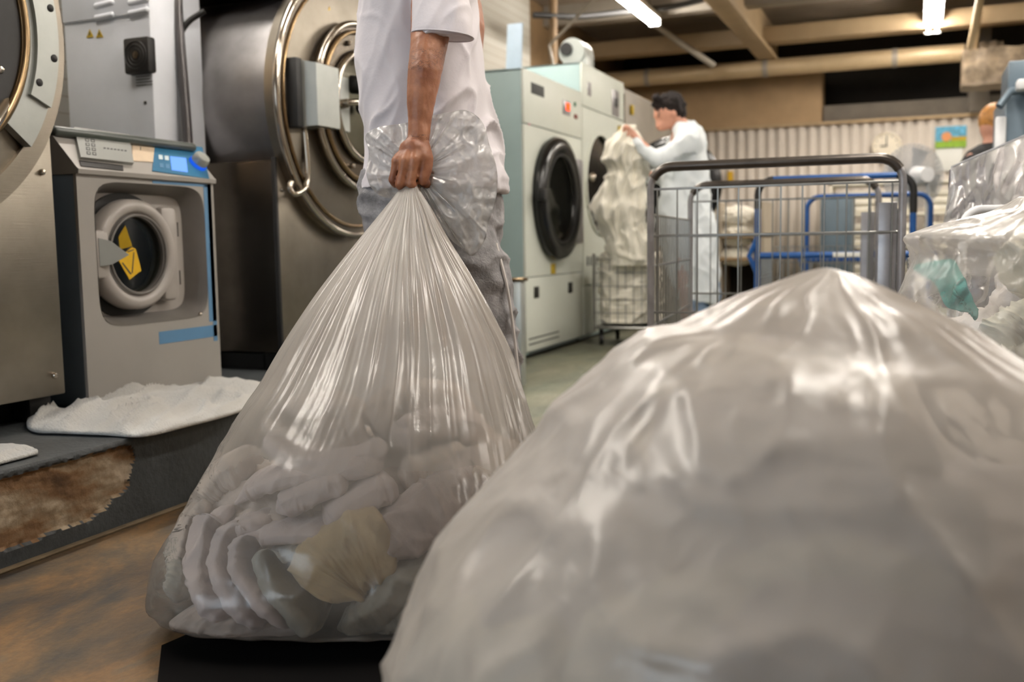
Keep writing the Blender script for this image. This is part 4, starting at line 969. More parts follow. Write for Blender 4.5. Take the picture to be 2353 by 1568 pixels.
# teal cloth: a folded napkin pressed against the plastic
tc = [(2098, 612), (2165, 598), (2192, 600), (2215, 640), (2236, 690), (2248, 715), (2240, 735), (2226, 716), (2176, 706), (2150, 655), (2118, 632)]
oc2 = smooth_closed(tc, 120); rr = []
for i in range(25):
    u = i/24; row = []
    for q, o in enumerate(oc2):
        px = 2175+(o.x-2175)*u; py = 645+(o.y-645)*u
        row.append(P(px, py, bag_front(RB, px, py)+.010+.012*ridge(noise.noise(V((px*.02+py*.02, py*.006, 3))))))
    rr.append(row)
o = M().rings(rr, False, False).build('teal_cloth', K['teal'], None, True, 180)
sm = o.modifiers.new('t', 'SOLIDIFY'); sm.thickness = .006
tag(o, 'crumpled teal green cloth pressed against the inside of the right hand bag', 'cloth')
for i, (pts, a, b, lb) in enumerate((([(2290, 800), (2340, 760), (2420, 720)], .05, .06, 'cream rolled cloth low in the bag that holds the teal cloth'), ([(2260, 850), (2330, 830), (2440, 800)], .045, .06, 'second cream fold at the bottom of the bag that holds the teal cloth'), ([(2330, 640), (2400, 600), (2480, 610)], .07, .07, 'large pale fold at the right edge behind the teal cloth'))):
    pad('folded_linen', [P(x, y, bag_front(RB, x, y)+.03+b) for x, y in pts], a, b, K['linen'], lb, 'linen', None, seed=i+80, wr=.012)
for i, (px, py, r) in enumerate(((2330, 900, .2), (2560, 900, .22), (2480, 720, .17))):
    c_ = P(px, py, 2.3); c_.z = max(c_.z, r*.9); wad('crumpled_linen', c_, r, (1, .9, .9), K['linen_white'], 'pale crumpled linen filling the bag that holds the teal cloth', 'linen', 'loose linen in the bag with the teal cloth', seed=i+90)

# ================================================================ MAN WITH THE BAG
AD = 2.30
man = root('person', 'person in loose white T-shirt and pale jeans dragging the big plastic bag', 'person', tuple(P(1010, 1240, 2.62).xy)+(0,))
TD = 2.60   # depth of the trunk
b_ = M()
def Z(px, py, d): return P(px, py, d)
sh = Z(1005, -60, 2.50)
# trunk, head (above the picture), legs
pel = Z(1000, 430, TD); che = Z(985, 60, TD); nk = Z(985, -110, TD); hd_ = nk+V((0, 0, .14))+RH*.02
b_.ball(pel, .15, (1.0, 1.0, .9)); b_.ball(Z(995, 300, TD), .14, (1, 1.1, 1)); b_.ball(che, .15, (.95, 1.15, 1.2)); b_.cap(nk-V((0, 0, .05)), .062, nk+V((0, 0, .06)), .055)
b_.ball(hd_, .1, (.95, .78, 1.18)); b_.ball(hd_+RH*.095-V((0, 0, .015)), .018); b_.ball(hd_+RH*.04-V((0, 0, .09)), .05)
for s in (-1, 1): b_.ball(hd_-FH*.078*s, .028, (.5, .3, 1)); b_.ball(hd_+RH*.09-FH*.03*s+V((0, 0, .01)), .014)
hipn, hipf = pel-FH*.08, pel+FH*.10
kn = Z(1080, 820, 2.56); an_ = V((0, 0, 0)); foot_n = P(1110, 1190, 2.50); foot_n.z = .09
kf = Z(900, 800, 2.75); foot_f = P(860, 1120, 2.85); foot_f.z = .12
b_.chain([(hipn, .088), (kn, .062), (kn.lerp(foot_n, .35), .058), (foot_n, .038)]); b_.chain([(hipf, .088), (kf, .062), (kf.lerp(foot_f, .35), .058), (foot_f, .038)])
# far arm
b_.chain([(Z(990, -50, 2.80), .062), (Z(1010, 140, 2.86), .045), (Z(1080, 330, 2.84), .028), (Z(1090, 390, 2.83), .032)])
# near shoulder and arm
b_.chain([(sh, .066), (Z(996, 20, 2.40), .055), (Z(985, 105, 2.33), .043), (Z(976, 165, 2.31), .0395), (Z(968, 225, 2.305), .034), (Z(964, 285, 2.30), .0265), (Z(962, 318, 2.295), .0255)])
# palm: from wrist to knuckle row
W0 = Z(962, 318, 2.295)
kx = [(975, 362), (952, 367), (930, 370), (911, 370)]          # index .. little finger knuckles
kd = [2.275, 2.262, 2.262, 2.275]
for (x, y), d in zip(kx, kd): b_.cap(W0+V((0, 0, -.005)), .019, Z(x, y, d), .0125)
b_.ball(Z(944, 348, 2.28), .030, (1.0, .62, 1.0))
b_.cap(Z(955, 330, 2.292), .024, Z(945, 358, 2.285), .021)
# fingers curled down and inwards around the neck of the bag
for i, ((x, y), d) in enumerate(zip(kx, kd)):
    k0 = Z(x, y, d); L1 = (50, 56, 54, 44)[i]; tx = (-4, -8, -12, -10)[i]
    k1 = Z(x+tx, y+L1, d+.004); k2 = Z(x+tx+10, y+L1+12, d+.034); k3 = Z(x+tx+18, y+L1-14, d+.052)
    r0 = (.0105, .0108, .0102, .0088)[i]
    b_.chain([(k0, r0+.0018), (k0.lerp(k1, .5), r0-.0004), (k1, r0+.0006), (k2, r0), (k3, r0-.0012)], 12)
b_.chain([(Z(972, 335, 2.29), .0165), (Z(984, 362, 2.285), .0125), (Z(982, 392, 2.283), .0112), (Z(972, 418, 2.28), .0098)], 12)
def arm_disp(p, n):
    return n*(.0008*noise.noise(p*60)+.0006*ridge(noise.noise(V((p.x*90, p.y*90, p.z*40)))))
fuse(b_, 'body', .0034, K['skin'], man, 4, arm_disp)
# hair
hh = M(); hh.ball(hd_+V((0, 0, .03))-RH*.015, .112, (.95, .82, 1.0)); hh.ball(hd_-RH*.05-V((0, 0, .03)), .07)
fuse(hh, 'hair', .008, K['hair'], man, 2)
# T-shirt
def ringpx(lx, ly, rx, ry, d, b, n=72, e=2.2):
    A, B = P(lx, ly, d), P(rx, ry, d); c = (A+B)/2; a = (B-A)/2
    return [c+a*math.copysign(abs(math.cos(2*PI*q/n))**(2/e), math.cos(2*PI*q/n))+FH*b*math.copysign(abs(math.sin(2*PI*q/n))**(2/e), math.sin(2*PI*q/n)) for q in range(n)]
t_ = M()
t_.rings([ringpx(940, -118, 1030, -118, TD, .07), ringpx(880, -90, 1065, -90, TD, .15), ringpx(845, -55, 1090, -50, TD, .20), ringpx(828, 10, 1102, 10, TD, .20), ringpx(822, 80, 1112, 80, TD, .19), ringpx(818, 150, 1120, 150, TD, .185),
          ringpx(830, 235, 1132, 240, TD, .185), ringpx(838, 310, 1145, 320, TD, .19), ringpx(833, 380, 1156, 385, TD, .20), ringpx(824, 442, 1166, 440, TD, .205)])
t_.rings([ringpx(925, -80, 1060, -90, 2.50, .09), ringpx(945, -40, 1072, -50, 2.42, .085), ringpx(950, 10, 1080, 10, 2.38, .075), ringpx(950, 50, 1086, 55, 2.355, .064), ringpx(946, 82, 1088, 94, 2.345, .060)])
t_.rings([ringpx(900, -80, 1060, -80, 2.76, .10), ringpx(920, 0, 1070, 0, 2.82, .09), ringpx(940, 90, 1090, 90, 2.86, .08)])
def tee_disp(p, n):
    # drape: long soft folds running down from shoulder and arm, pulled slightly sideways
    q = p-man.location; u = q.dot(RH); z = p.z; v = q.dot(FH)
    low = max(0, min(1, (1.35-z)/.5))
    d1 = noise.noise(V((u*11+z*4.5, v*5, z*1.6)))
    d2 = ridge(noise.noise(V((u*16-z*7, v*6, z*3+5))))**2
    d3 = noise.noise(V((u*30, v*20, z*12)))
    right = max(0, min(1, (u+.02)/.12))
    hem = max(0, min(1, (z-.90)/.12))
    d4 = ridge(noise.noise(V((u*7+z*7, v*4, z*5-u*8+2))))**4
    return n*((.026*d1+.030*(d2-.4)*(.3+.9*right)+.022*(d4-.2)*(.5+.7*right))*max(low, .25)*(.35+.65*hem)+.003*d3)
ts = fuse(t_, 'tshirt', .0065, K['tee'], man, 4, tee_disp)
M().tube([p for p in ringpx(946, 76, 1088, 88, 2.345, .0615, 40)], .0022, 6, closed=True).build('sleeve_seam', K['tee'], ts)
# jeans
j_ = M()
j_.rings([ringpx(828, 395, 1130, 400, TD, .15, 60), ringpx(822, 450, 1150, 450, TD, .175, 60), ringpx(832, 520, 1150, 530, TD, .18, 60), ringpx(850, 580, 1130, 590, TD, .16, 60)])
j_.chain([(hipn-V((0, 0, .05)), .125), (Z(1085, 640, 2.54), .105), (Z(1110, 790, 2.54), .098), (Z(1128, 930, 2.53), .085), (Z(1140, 1120, 2.5), .075)], 24)
j_.chain([(hipf-V((0, 0, .05)), .115), (Z(900, 640, 2.72), .095), (Z(890, 800, 2.75), .09), (Z(870, 1060, 2.85), .08)], 24)
def jean_disp(p, n):
    q = p-man.location; u = q.dot(RH)
    return n*(.012*(ridge(noise.noise(V((u*9+p.z*9, q.dot(FH)*8, p.z*14))))**2-.4)+.008*noise.noise(V((u*16, q.dot(FH)*12, p.z*7))))
js = fuse(j_, 'jeans', .009, K['jeans'], man, 4, jean_disp)
M().tube([Z(1140, 560, 2.49), Z(1165, 660, 2.46), Z(1180, 760, 2.46), Z(1196, 900, 2.46)], .004, 6, res=30).build('outer_seam', mat('pale seam', S(206, 200, 196), .8), js)
sh_ = M()
for ft, dr_ in ((foot_n, RH), (foot_f, RH)):
    sh_.cap(ft-V((0, 0, .03))-dr_*.05, .042, ft-V((0, 0, .042))+dr_*.14, .036); 
s2 = M()
for ft, nm in ((foot_n, 'a'), (foot_f, 'b')):
    q = M(); q.cap(V((ft.x, ft.y, .045))-RH*.06, .045, V((ft.x, ft.y, .040))+RH*.15, .038)
    fuse(q, 'shoe', .006, K['whiteplastic'], man, 3)

mt_ = [ON(372, 1500, 2, 0), ON(350, 1700, 2, 0), ON(1100, 1700, 2, 0), ON(1150, 1420, 2, 0), ON(600, 1400, 2, 0)]  # flat black sheet added to paint the shade below the bag
tag(M().prism([V((p.x, p.y, .002)) for p in mt_], (0, 0, .012)).build('bag_shade_sheet', K['mat'], None, angle=30), 'black sheet painting the shade on the floor under the dragged bag', 'mat')  # 'mat' here is only the added sheet of painted shade
# ================================================================ WORKER IN THE WHITE COAT
WD = 6.9
wk = root('person', 'dark haired worker in a white coat pulling cream sheets from the dryer', 'person', tuple(P(1600, 800, 6.9).xy)+(0,))
Q = lambda x, y, d=WD: P(x, y, d)
m = M()
hc = Q(1534, 260)
m.ball(hc+V((0, 0, .01)), .098, (1.0, .8, 1.12)); m.cap(Q(1545, 275), .06, Q(1520, 288), .042); m.ball(Q(1505, 268), .016); m.ball(Q(1512, 280), .02); m.ball(Q(1511, 253), .02); m.ball(Q(1516, 290), .024)
m.ball(Q(1548, 262, WD-.085), .028, (.6, .3, 1))
m.cap(Q(1558, 283), .06, Q(1578, 306), .075)
m.chain([(Q(1580, 320), .12), (Q(1572, 380), .13), (Q(1575, 440), .125), (Q(1580, 500), .14)], 18)
m.chain([(Q(1588, 322, WD-.17), .062), (Q(1508, 368, WD-.24), .045), (Q(1462, 322, WD-.22), .032), (Q(1448, 306, WD-.22), .034)])
m.chain([(Q(1582, 325, WD+.17), .06), (Q(1530, 400, WD+.15), .045), (Q(1478, 408, WD+.05), .032), (Q(1462, 404, WD+.0), .034)])
for cx, cy_0, dd in ((1446, 300, WD-.22), (1456, 402, WD)):
    for k in range(4): m.chain([(Q(cx+4-k*3, cy_0-2, dd-.03+k*.018), .013), (Q(cx-8-k*1.5, cy_0-12+k*2, dd-.03+k*.018), .011), (Q(cx-14, cy_0-4+k*2, dd-.02+k*.018), .0095)], 8)
    m.chain([(Q(cx+4, cy_0, dd), .015), (Q(cx-2, cy_0+10, dd-.03), .012)], 8)
m.chain([(Q(1572, 500, WD-.09), .10), (Q(1580, 650, WD-.1), .07), (Q(1588, 790, WD-.1), .045)]); m.chain([(Q(1600, 500, WD+.09), .10), (Q(1618, 650, WD+.12), .07), (Q(1630, 785, WD+.12), .045)])
fuse(m, 'body', .012, K['skin2'], wk, 3)
h = M(); h.ball(hc+V((0, 0, .042))+RH*.018, .106, (1.0, .88, .92)); h.ball(Q(1562, 258), .06, (.8, 1.2, 1.1)); h.ball(Q(1511, 240), .042, (1, 1.4, .75)); [h.ball(Q(1510+k*9, 226+(k*37 % 9), WD-.05+(k*29 % 11)*.01), .028) for k in range(7)]
def hair_d(p, n): return n*(.018*noise.noise(p*24)+.010*noise.noise(p*55))
fuse(h, 'hair', .009, K['hair'], wk, 2, hair_d)
M().torus(Q(1513, 262, WD-.04), tuple(RH), .02, .003, 20, 6).build('glasses', K['dark'], wk)
c = M()
def rq(lx, ly, rx, ry, d, b, n=48): return ringpx(lx, ly, rx, ry, d, b, n)
c.rings([rq(1556, 288, 1592, 280, WD, .06), rq(1546, 304, 1612, 300, WD, .15), rq(1536, 335, 1622, 330, WD, .2), rq(1524, 380, 1626, 380, WD, .2), rq(1516, 430, 1630, 430, WD, .19), rq(1512, 480, 1634, 480, WD, .2), rq(1512, 520, 1642, 520, WD, .21), rq(1530, 600, 1650, 610, WD, .2), rq(1560, 690, 1648, 700, WD, .19)])
c.chain([(Q(1578, 318, WD-.10), .10), (Q(1590, 325, WD-.17), .085), (Q(1508, 372, WD-.24), .062), (Q(1462, 326, WD-.22), .046)], 18); c.chain([(Q(1584, 325, WD+.17), .08), (Q(1532, 402, WD+.15), .062), (Q(1478, 410, WD+.05), .046)], 18)
c.cap(Q(1562, 294), .060, Q(1582, 304), .078); c.cap(Q(1568, 306, WD-.08), .078, Q(1592, 320, WD-.05), .085)
def coat_d(p, n):
    q = p-wk.location; return n*(.022*noise.noise(V((q.dot(RH)*9+p.z*5, q.dot(FH)*6, p.z*3)))+.012*(ridge(noise.noise(V((q.dot(RH)*12, q.dot(FH)*9, p.z*9))))**2-.4))
ct = fuse(c, 'coat', .014, K['coat'], wk, 3, coat_d)
tr = M(); tr.chain([(Q(1576, 560, WD-.09), .10), (Q(1600, 680, WD-.1), .085), (Q(1606, 770, WD-.1), .07)], 18); tr.chain([(Q(1606, 560, WD+.06), .10), (Q(1626, 680, WD+.08), .085), (Q(1632, 770, WD+.08), .07)], 18)
fuse(tr, 'trousers', .014, K['jeans2'], wk, 3, coat_d)
for dx, dd in ((1606, WD-.1), (1632, WD+.08)):
    f = P(dx, 800, dd); q = M(); q.cap(V((f.x, f.y, .05))+RH*.04, .05, V((f.x, f.y, .045))-RH*.16, .042); fuse(q, 'shoe', .01, K['dark'], wk, 2)

# cream sheet he holds, hanging into the cage
SH = [(1434, 286, 1456, 288, 6.72, .04), (1424, 306, 1464, 308, 6.72, .07), (1398, 335, 1478, 345, 6.75, .11), (1386, 368, 1482, 376, 6.8, .14), (1396, 398, 1484, 400, 6.85, .13), (1378, 440, 1482, 440, 6.9, .15), (1366, 480, 1484, 480, 6.95, .17), (1378, 520, 1488, 520, 7.0, .17), (1400, 560, 1490, 560, 7.05, .18), (1404, 610, 1492, 610, 7.1, .18)]
def drape(seed, amp):
    def f(p, ph, t, r): return amp*(1.1*(ridge(noise.noise(V((math.cos(ph)*2.6+seed+t*1.5, math.sin(ph)*2.6, t*3.6))))**2-.4)+.9*noise.noise(p*5)+.8*(ridge(noise.noise(V((p.x*10, p.y*10, p.z*7))))**3-.2))
    return f
o = M().rings(bag_surface(SH, 80, 160, drape(2, .032)), True, True).build('cream_sheet', K['linen'], None, True, 180)
tag(o, 'long crumpled cream sheet held up by the coat worker, falling into the cage', 'sheet')
SP = [(1350, 350, 1372, 345, 7.3, .05), (1385, 352, 1420, 335, 7.0, .09), (1395, 360, 1425, 345, 6.95, .09)]
# cage trolley below the dryer mouth, full of linen
def wire_panel(m, A, B, C, nu, nv, r=.0028, frame=None):
    """A corner, B along, C up"""
    A, B, C = V(A), V(B), V(C)
    for i in range(nu+1): m.tube([A+(B-A)*i/nu, A+(B-A)*i/nu+(C-A)], r, 6)
    for j in range(nv+1): m.tube([A+(C-A)*j/nv, A+(C-A)*j/nv+(B-A)], r, 6)
    return m
def caster(m, c, r=.045, ax=None):
    c = V(c); ax = ax or RH
    m.cyl(V((c.x, c.y, r))-ax*.012, V((c.x, c.y, r))+ax*.012, r, n=20); m.box((c.x-.012, c.y-.02, r*.9), (c.x+.012, c.y+.02, c.z), .003); return m
a0 = P(1366, 788, 7.2); a0.z = 0; a1 = P(1492, 788, 7.2); a1.z = 0
a1 = a0+(a1-a0).project(RH) if False else a1
a1 = V((a0.x+.41, a0.y, 0)); ex = (a1-a0).normalized(); ey = V((-ex.y, ex.x, 0)); Lx = (a1-a0).length; Ly = .5
cg = root('laundry_cage', 'wire cage trolley heaped with cream linen under the open dryer', 'trolley', tuple((a0+a1)/2))
zb_ = .14; zt_ = .62
m = M(); wire_panel(m, a0+V((0, 0, zb_)), a1+V((0, 0, zb_)), a0+V((0, 0, zt_)), 7, 5); m.build('front_mesh', K['wire'], cg)
m = M(); wire_panel(m, a0+V((0, 0, zb_)), a0+ey*Ly+V((0, 0, zb_)), a0+V((0, 0, zt_)), 7, 5); m.build('side_mesh', K['wire'], cg)
m = M(); wire_panel(m, a1+V((0, 0, zb_)), a1+ey*Ly+V((0, 0, zb_)), a1+V((0, 0, zt_)), 7, 5); m.build('side_mesh', K['wire'], cg)
m = M()
for c_ in (a0, a1, a0+ey*Ly, a1+ey*Ly): m.tube([c_+V((0, 0, .10)), c_+V((0, 0, .66))], .011, 8)
for u, v in ((a0, a1), (a0, a0+ey*Ly), (a1, a1+ey*Ly)): m.tube([u+V((0, 0, .13)), v+V((0, 0, .13))], .012, 8)
m.build('frame', K['wire'], cg)
M().box((0, 0, 0), (1, 1, 1)).bm.free()
mm = M(); mm.prism([a0+V((0, 0, .12)), a1+V((0, 0, .12)), a1+ey*Ly+V((0, 0, .12)), a0+ey*Ly+V((0, 0, .12))], (0, 0, .015)); mm.build('base', K['dark'], cg)
for c_ in (a0+ex*.04+ey*.04, a1-ex*.04+ey*.04, a0+ex*.04+ey*(Ly-.04), a1-ex*.04+ey*(Ly-.04)): caster(M(), c_+V((0, 0, .12))).build('caster', K['black'], cg)
ctr = (a0+a1)/2+ey*Ly/2
def heap(name, c, hx, hy, z0, z1, mt, label, seed, res=80, amp=.035):
    rs = []
    for i in range(res+1):
        t = i/res; z = z0+(z1-z0)*t; k = 1 if t < .75 else math.sqrt(max(0, 1-((t-.75)/.25)**2)); ring = []
        for q in range(110):
            ph = 2*PI*q/110; x = math.copysign(abs(math.cos(ph))**.5, math.cos(ph)); y = math.copysign(abs(math.sin(ph))**.5, math.sin(ph))
            p = V((c.x, c.y, z))+ex*x*hx*k+ey*y*hy*k
            dsp = amp*(ridge(noise.noise(V((p.x*9+seed, p.y*9, p.z*11))))**2-.5)+amp*.6*noise.noise(V((p.x*5, p.y*5+seed, p.z*6)))+amp*.3*(ridge(noise.noise(p*26))-.5)
            ring.append(p+(ex*x+ey*y).normalized()*dsp+UP*dsp*t)
        rs.append(ring)
    o = M().rings(rs, True, True).build(name, mt, None, True, 180); return tag(o, label, 'linen')
heap('linen_heap', ctr, Lx/2-.005, Ly/2-.01, .16, .74, K['linen'], 'heap of crumpled cream linen filling the cage trolley below the open dryer', 4)
# strip lights up: chrome topped stand behind the man
g = root('chrome_stand', 'slim grey stand with a bright chrome top beside the lower dryer', 'stand', (P(1183, 800, 5.2).x, P(1183, 800, 5.2).y, 0))
p = P(1183, 638, 5.2); M().box((p.x-.045, p.y-.03, 0), (p.x+.045, p.y+.03, p.z-.02), .005).build('post', K['satin'], g)
M().box((p.x-.055, p.y-.04, p.z-.02), (p.x+.06, p.y+.04, p.z), .006).build('cap', K['bronze'], g)

# ================================================================ WIRE TROLLEY
def frame_hoop(A, B, ztop, z0, R=.06):
    """upside down U with round corners"""
    A, B = V(A), V(B); u = (B-A).normalized(); pts = [V((A.x, A.y, z0)), V((A.x, A.y, ztop-R))]
    for k in range(1, 7): an = PI/2*k/6; pts.append(V((A.x, A.y, ztop-R))+u*R*(1-math.cos(an))+UP*R*math.sin(an))
    for k in range(0, 7): an = PI/2*k/6; pts.append(V((B.x, B.y, ztop-R))-u*R*(1-math.sin(an))+UP*R*math.cos(an))
    pts.append(V((B.x, B.y, z0))); return pts
A = V((-.862, 3.40, 0)); Bv = V((-.050, 3.425, 0)); C_ = V((-.985, 4.63, 0)); D_ = V((-.165, 4.655, 0))
tz = 1.0
g = root('wire_trolley', 'tall galvanised wire mesh trolley with dark curved handle rail', 'trolley', tuple((A+D_)/2))
for (u, v), nm in (((A, Bv), 'front'), ((C_, D_), 'rear')):
    pts = frame_hoop(u, v, tz, .16, .075)
    f = M().tube(pts, .0125, 12).build(nm+'_frame', K['tube_grey'], g)
    top = [p for p in pts if p.z > tz-.045]
    M().tube(top, .0165, 12).build('handle_sleeve', K['tube_dark'], f)
    mm = M(); z0, z1 = .2, .925
    for k in range(12): q = u+(v-u)*(k+.35)/11.8; mm.tube([q+V((0, 0, z0)), q+V((0, 0, z1))], .0028, 6)
    for zz in (.925, .765, .5, .22): mm.tube([u+V((0, 0, zz)), v+V((0, 0, zz))], .0042, 6)
    mm.build('wire_mesh', K['wire'], g)
for u, v in ((A, C_), (Bv, D_)):
    mm = M()
    for k in range(22): q = u+(v-u)*(k+.5)/22; mm.tube([q+V((0, 0, .2)), q+V((0, 0, .84))], .0028, 6)
    for zz in (.84, .66, .45, .22): mm.tube([u+V((0, 0, zz)), v+V((0, 0, zz))], .004, 6)
    mm.build('side_mesh', K['wire'], g)
for u in (Bv, D_): q = u+V((-.045, .02, 0)); M().box((q.x-.028, q.y-.004, .17), (q.x+.03, q.y+.004, .86), .003).build('corner_plate', K['tube_grey'], g)
M().prism([A+V((0, 0, .15)), Bv+V((0, 0, .15)), D_+V((0, 0, .15)), C_+V((0, 0, .15))], (0, 0, .02)).build('base', K['tube_grey'], g)
for u in (A+V((.05, .05, 0)), Bv+V((-.05, .05, 0)), C_+V((.05, -.05, 0)), D_+V((-.05, -.05, 0))): caster(M(), u+V((0, 0, .15)), .06).build('caster', K['black'], g)
# blue trolleys
def blue_trolley(A, B, ztop, zbar, L, label, rubber):
    A, B = V(A), V(B); u = (B-A).normalized(); w_ = V((-u.y, u.x, 0)); g = root('blue_trolley', label, 'trolley', tuple((A+B)/2+w_*L/2))
    f = M().tube(frame_hoop(A, B, ztop, .16, .085), .017, 12).build('handle_frame', K['blue'], g)
    if rubber:
        pts = [p for p in frame_hoop(A, B, ztop, .16, .085)]
        M().tube([V((A.x, A.y, ztop-.16))]+pts[1:8], .0195, 10).build('rubber_sleeve', K['black'], f)
        M().tube(pts[8:15]+[V((B.x, B.y, ztop-.2))], .0195, 10).build('rubber_sleeve', K['black'], f)
    M().tube([A+V((0, 0, zbar)), B+V((0, 0, zbar))], .018, 12).build('cross_bar', K['blue'], f)
    q = A+(B-A)*.60+V((0, 0, zbar)); M().box((q.x-.08, q.y-.021, zbar-.012), (q.x+.09, q.y-.016, zbar+.014), .002).build('label_plate', K['white_paper'], f)
    for c_ in (A, B): M().tube([c_+V((0, 0, zbar-.1)), c_+u*(-.045 if c_ == A else .045)+V((0, 0, zbar)), c_+V((0, 0, zbar+.1))], .014, 8).build('side_bracket', K['blue'], f)
    for c_ in (A, B):
        mm = M(); wire_panel(mm, c_+w_*.03+V((0, 0, .2)), c_+w_*L+V((0, 0, .2)), c_+w_*.03+V((0, 0, zbar-.02)), 14, 4, .003); mm.build('side_mesh', K['wire'], g)
    mm = M(); wire_panel(mm, A+w_*L+V((0, 0, .2)), B+w_*L+V((0, 0, .2)), A+w_*L+V((0, 0, zbar+.04)), 24, 5, .003); mm.build('end_mesh', K['wire'], g)
    M().prism([A+V((0, 0, .15)), B+V((0, 0, .15)), B+w_*L+V((0, 0, .15)), A+w_*L+V((0, 0, .15))], (0, 0, .03)).build('base', K['blue'], g)
    for c_ in (A+u*.06+w_*.06, B-u*.06+w_*.06, A+u*.06+w_*(L-.06), B-u*.06+w_*(L-.06)): caster(M(), c_+V((0, 0, .15)), .06).build('caster', K['black'], g)
    return g
blue_trolley((-.835, 5.70, 0), (-.03, 5.73, 0), 1.075, .655, .9, 'blue tubular trolley with black rubber corners behind the wire trolley', True)
blue_trolley((-.72, 7.20, 0), (.07, 7.23, 0), 1.03, .60, .8, 'lighter blue trolley with a bare curved handle, behind the rubber cornered one', False)

# ================================================================ BACK OF THE ROOM
c = ON(2037, 335, 1, 12.93)
g = root('wall_clock', 'round ivory wall clock on the corrugated partition', 'clock', (c.x, 12.99, c.z))
M().lathe((c.x, 12.99, c.z), (0, -1, 0), [(.16, 0), (.172, .02), (.165, .05), (.15, .055), (.145, .035), (0, .033)], 60).build('case', K['clockface'], g)
M().box((c.x-.005, 12.945, c.z-.01), (c.x+.005, 12.95, c.z+.11)).build('minute_hand', K['print'], g)
M().box((c.x-.07, 12.943, c.z-.006), (c.x+.01, 12.948, c.z+.006)).build('hour_hand', K['print'], g)
mm = M()
for k in range(12): an = k*PI/6; q = V((c.x+.125*math.cos(an), 12.953, c.z+.125*math.sin(an))); mm.box(q-V((.006, .002, .006)), q+V((.006, .002, .006)))
mm.build('hour_marks', K['print'], g)
c2 = ON(2047, 320, 1, 12.99); 
p0, p1 = ON(2150, 292, 1, 12.98), ON(2220, 338, 1, 12.98)
g = root('landscape_poster', 'small poster with blue sky, orange blob and green field on the partition', 'poster', ((p0.x+p1.x)/2, 12.99, p1.z))
zm = (p0.z*.45+p1.z*.55)
M().box((p0.x, 12.975, p1.z), (p1.x, 12.9995, p0.z)).build('sheet', K['sky_print'], g)
M().box((p0.x, 12.970, p1.z), (p1.x, 12.975, p1.z+(p0.z-p1.z)*.32), .0).build('green_field', K['green_print'], g)
M().box((p0.x+.17, 12.968, p1.z+(p0.z-p1.z)*.32), (p1.x, 12.974, p1.z+(p0.z-p1.z)*.5)).build('yellow_field', K['yellow_dim'], g)
M().lathe((p0.x+.12, 12.969, p1.z+.13), (0, -1, 0), [(.055, 0), (.055, .004), (0, .005)], 24).build('orange_shape', K['orange_print'], g)
p0, p1 = ON(2150, 342, 1, 12.98), ON(2212, 372, 1, 12.98)
tag(M().box((p0.x, 12.985, p1.z-.1), (p1.x, 12.999, p0.z), .002).build('notice_sheet', K['white_paper']), 'blank pale notice sheet pinned under the landscape poster', 'notice')
# pedestal fan
fc = P(2140, 402, 7.6); g = root('pedestal_fan', 'grey pedestal fan with a wide round guard seen from behind', 'fan', (fc.x, fc.y, 0))
ax = (FH+RH*-.12).normalized(); gc = fc+ax*.10-RH*.06
mm = M()
for k in range(26): mm.torus(gc+ax*(.05*math.sin(k/26*PI*.5)), tuple(ax), .03+.22*k/25, .0022, 48, 5)
for k in range(40):
    an = 2*PI*k/40; q = ax.to_track_quat('Z', 'Y'); dv = q @ V((math.cos(an), math.sin(an), 0)); mm.tube([gc+dv*.03-ax*.02, gc+dv*.16-ax*.0, gc+dv*.25+ax*.05, gc+dv*.16+ax*.11, gc+dv*.03+ax*.12], .0024, 5)
mm.build('guard', K['fan'], g)
for k in range(4):
    an = PI/2*k+.3; q = ax.to_track_quat('Z', 'Y'); dv = q @ V((math.cos(an), math.sin(an), 0)); dw = q @ V((-math.sin(an), math.cos(an), 0))
    M().prism([gc+ax*.05+dv*.03-dw*.02, gc+ax*.04+dv*.21-dw*.08, gc+ax*.06+dv*.22+dw*.07, gc+ax*.07+dv*.03+dw*.02], ax*.004).build('blade', K['fan'], g)
M().cyl(gc-ax*.16, gc+ax*.0, .055, .075, 28).build('motor_housing', K['whiteplastic'], g)
M().box(fc-V((.11, .04, .06)), fc-V((.06, -.04, -.05)), .015).build('control_box', K['whiteplastic'], g)
M().cyl(V((fc.x-.02, fc.y, .03)), V((fc.x-.02, fc.y, fc.z-.05)), .016, n=14).build('pole', K['fan'], g)
M().lathe((fc.x-.02, fc.y, 0), (0, 0, 1), [(.2, 0), (.2, .015), (.05, .035), (0, .036)], 36).build('base', K['fan'], g)
# person far right
p3 = root('person', 'person with copper hair and black top half hidden behind the grey machine', 'person', tuple(P(2285, 900, 6.2).xy)+(0,))
Q3 = lambda x, y, d=6.2: P(x, y, d)
m = M(); m.ball(Q3(2284, 288), .095, (.9, .85, 1.15)); m.cap(Q3(2280, 315), .05, Q3(2278, 345), .06); m.chain([(Q3(2262, 395), .15), (Q3(2262, 480), .14), (Q3(2262, 545), .15)], 18); m.ball(Q3(2268, 292), .016)
m.chain([(Q3(2258, 545, 6.1), .085), (P(2258, 700, 6.1), .06), (P(2258, 850, 6.1), .045)]); m.chain([(Q3(2275, 545, 6.3), .085), (P(2275, 700, 6.3), .06), (P(2275, 840, 6.3), .045)])
m.chain([(Q3(2232, 385, 6.05), .055), (Q3(2222, 470, 6.0), .042), (Q3(2250, 530, 5.9), .03), (Q3(2262, 540, 5.9), .035)])
fuse(m, 'body', .013, K['skin2'], p3, 3)
h = M(); h.ball(Q3(2288, 275), .108, (.95, .9, 1.0)); h.cap(Q3(2290, 290), .09, Q3(2296, 330), .06); fuse(h, 'hair', .01, K['hair_blond'], p3, 2)
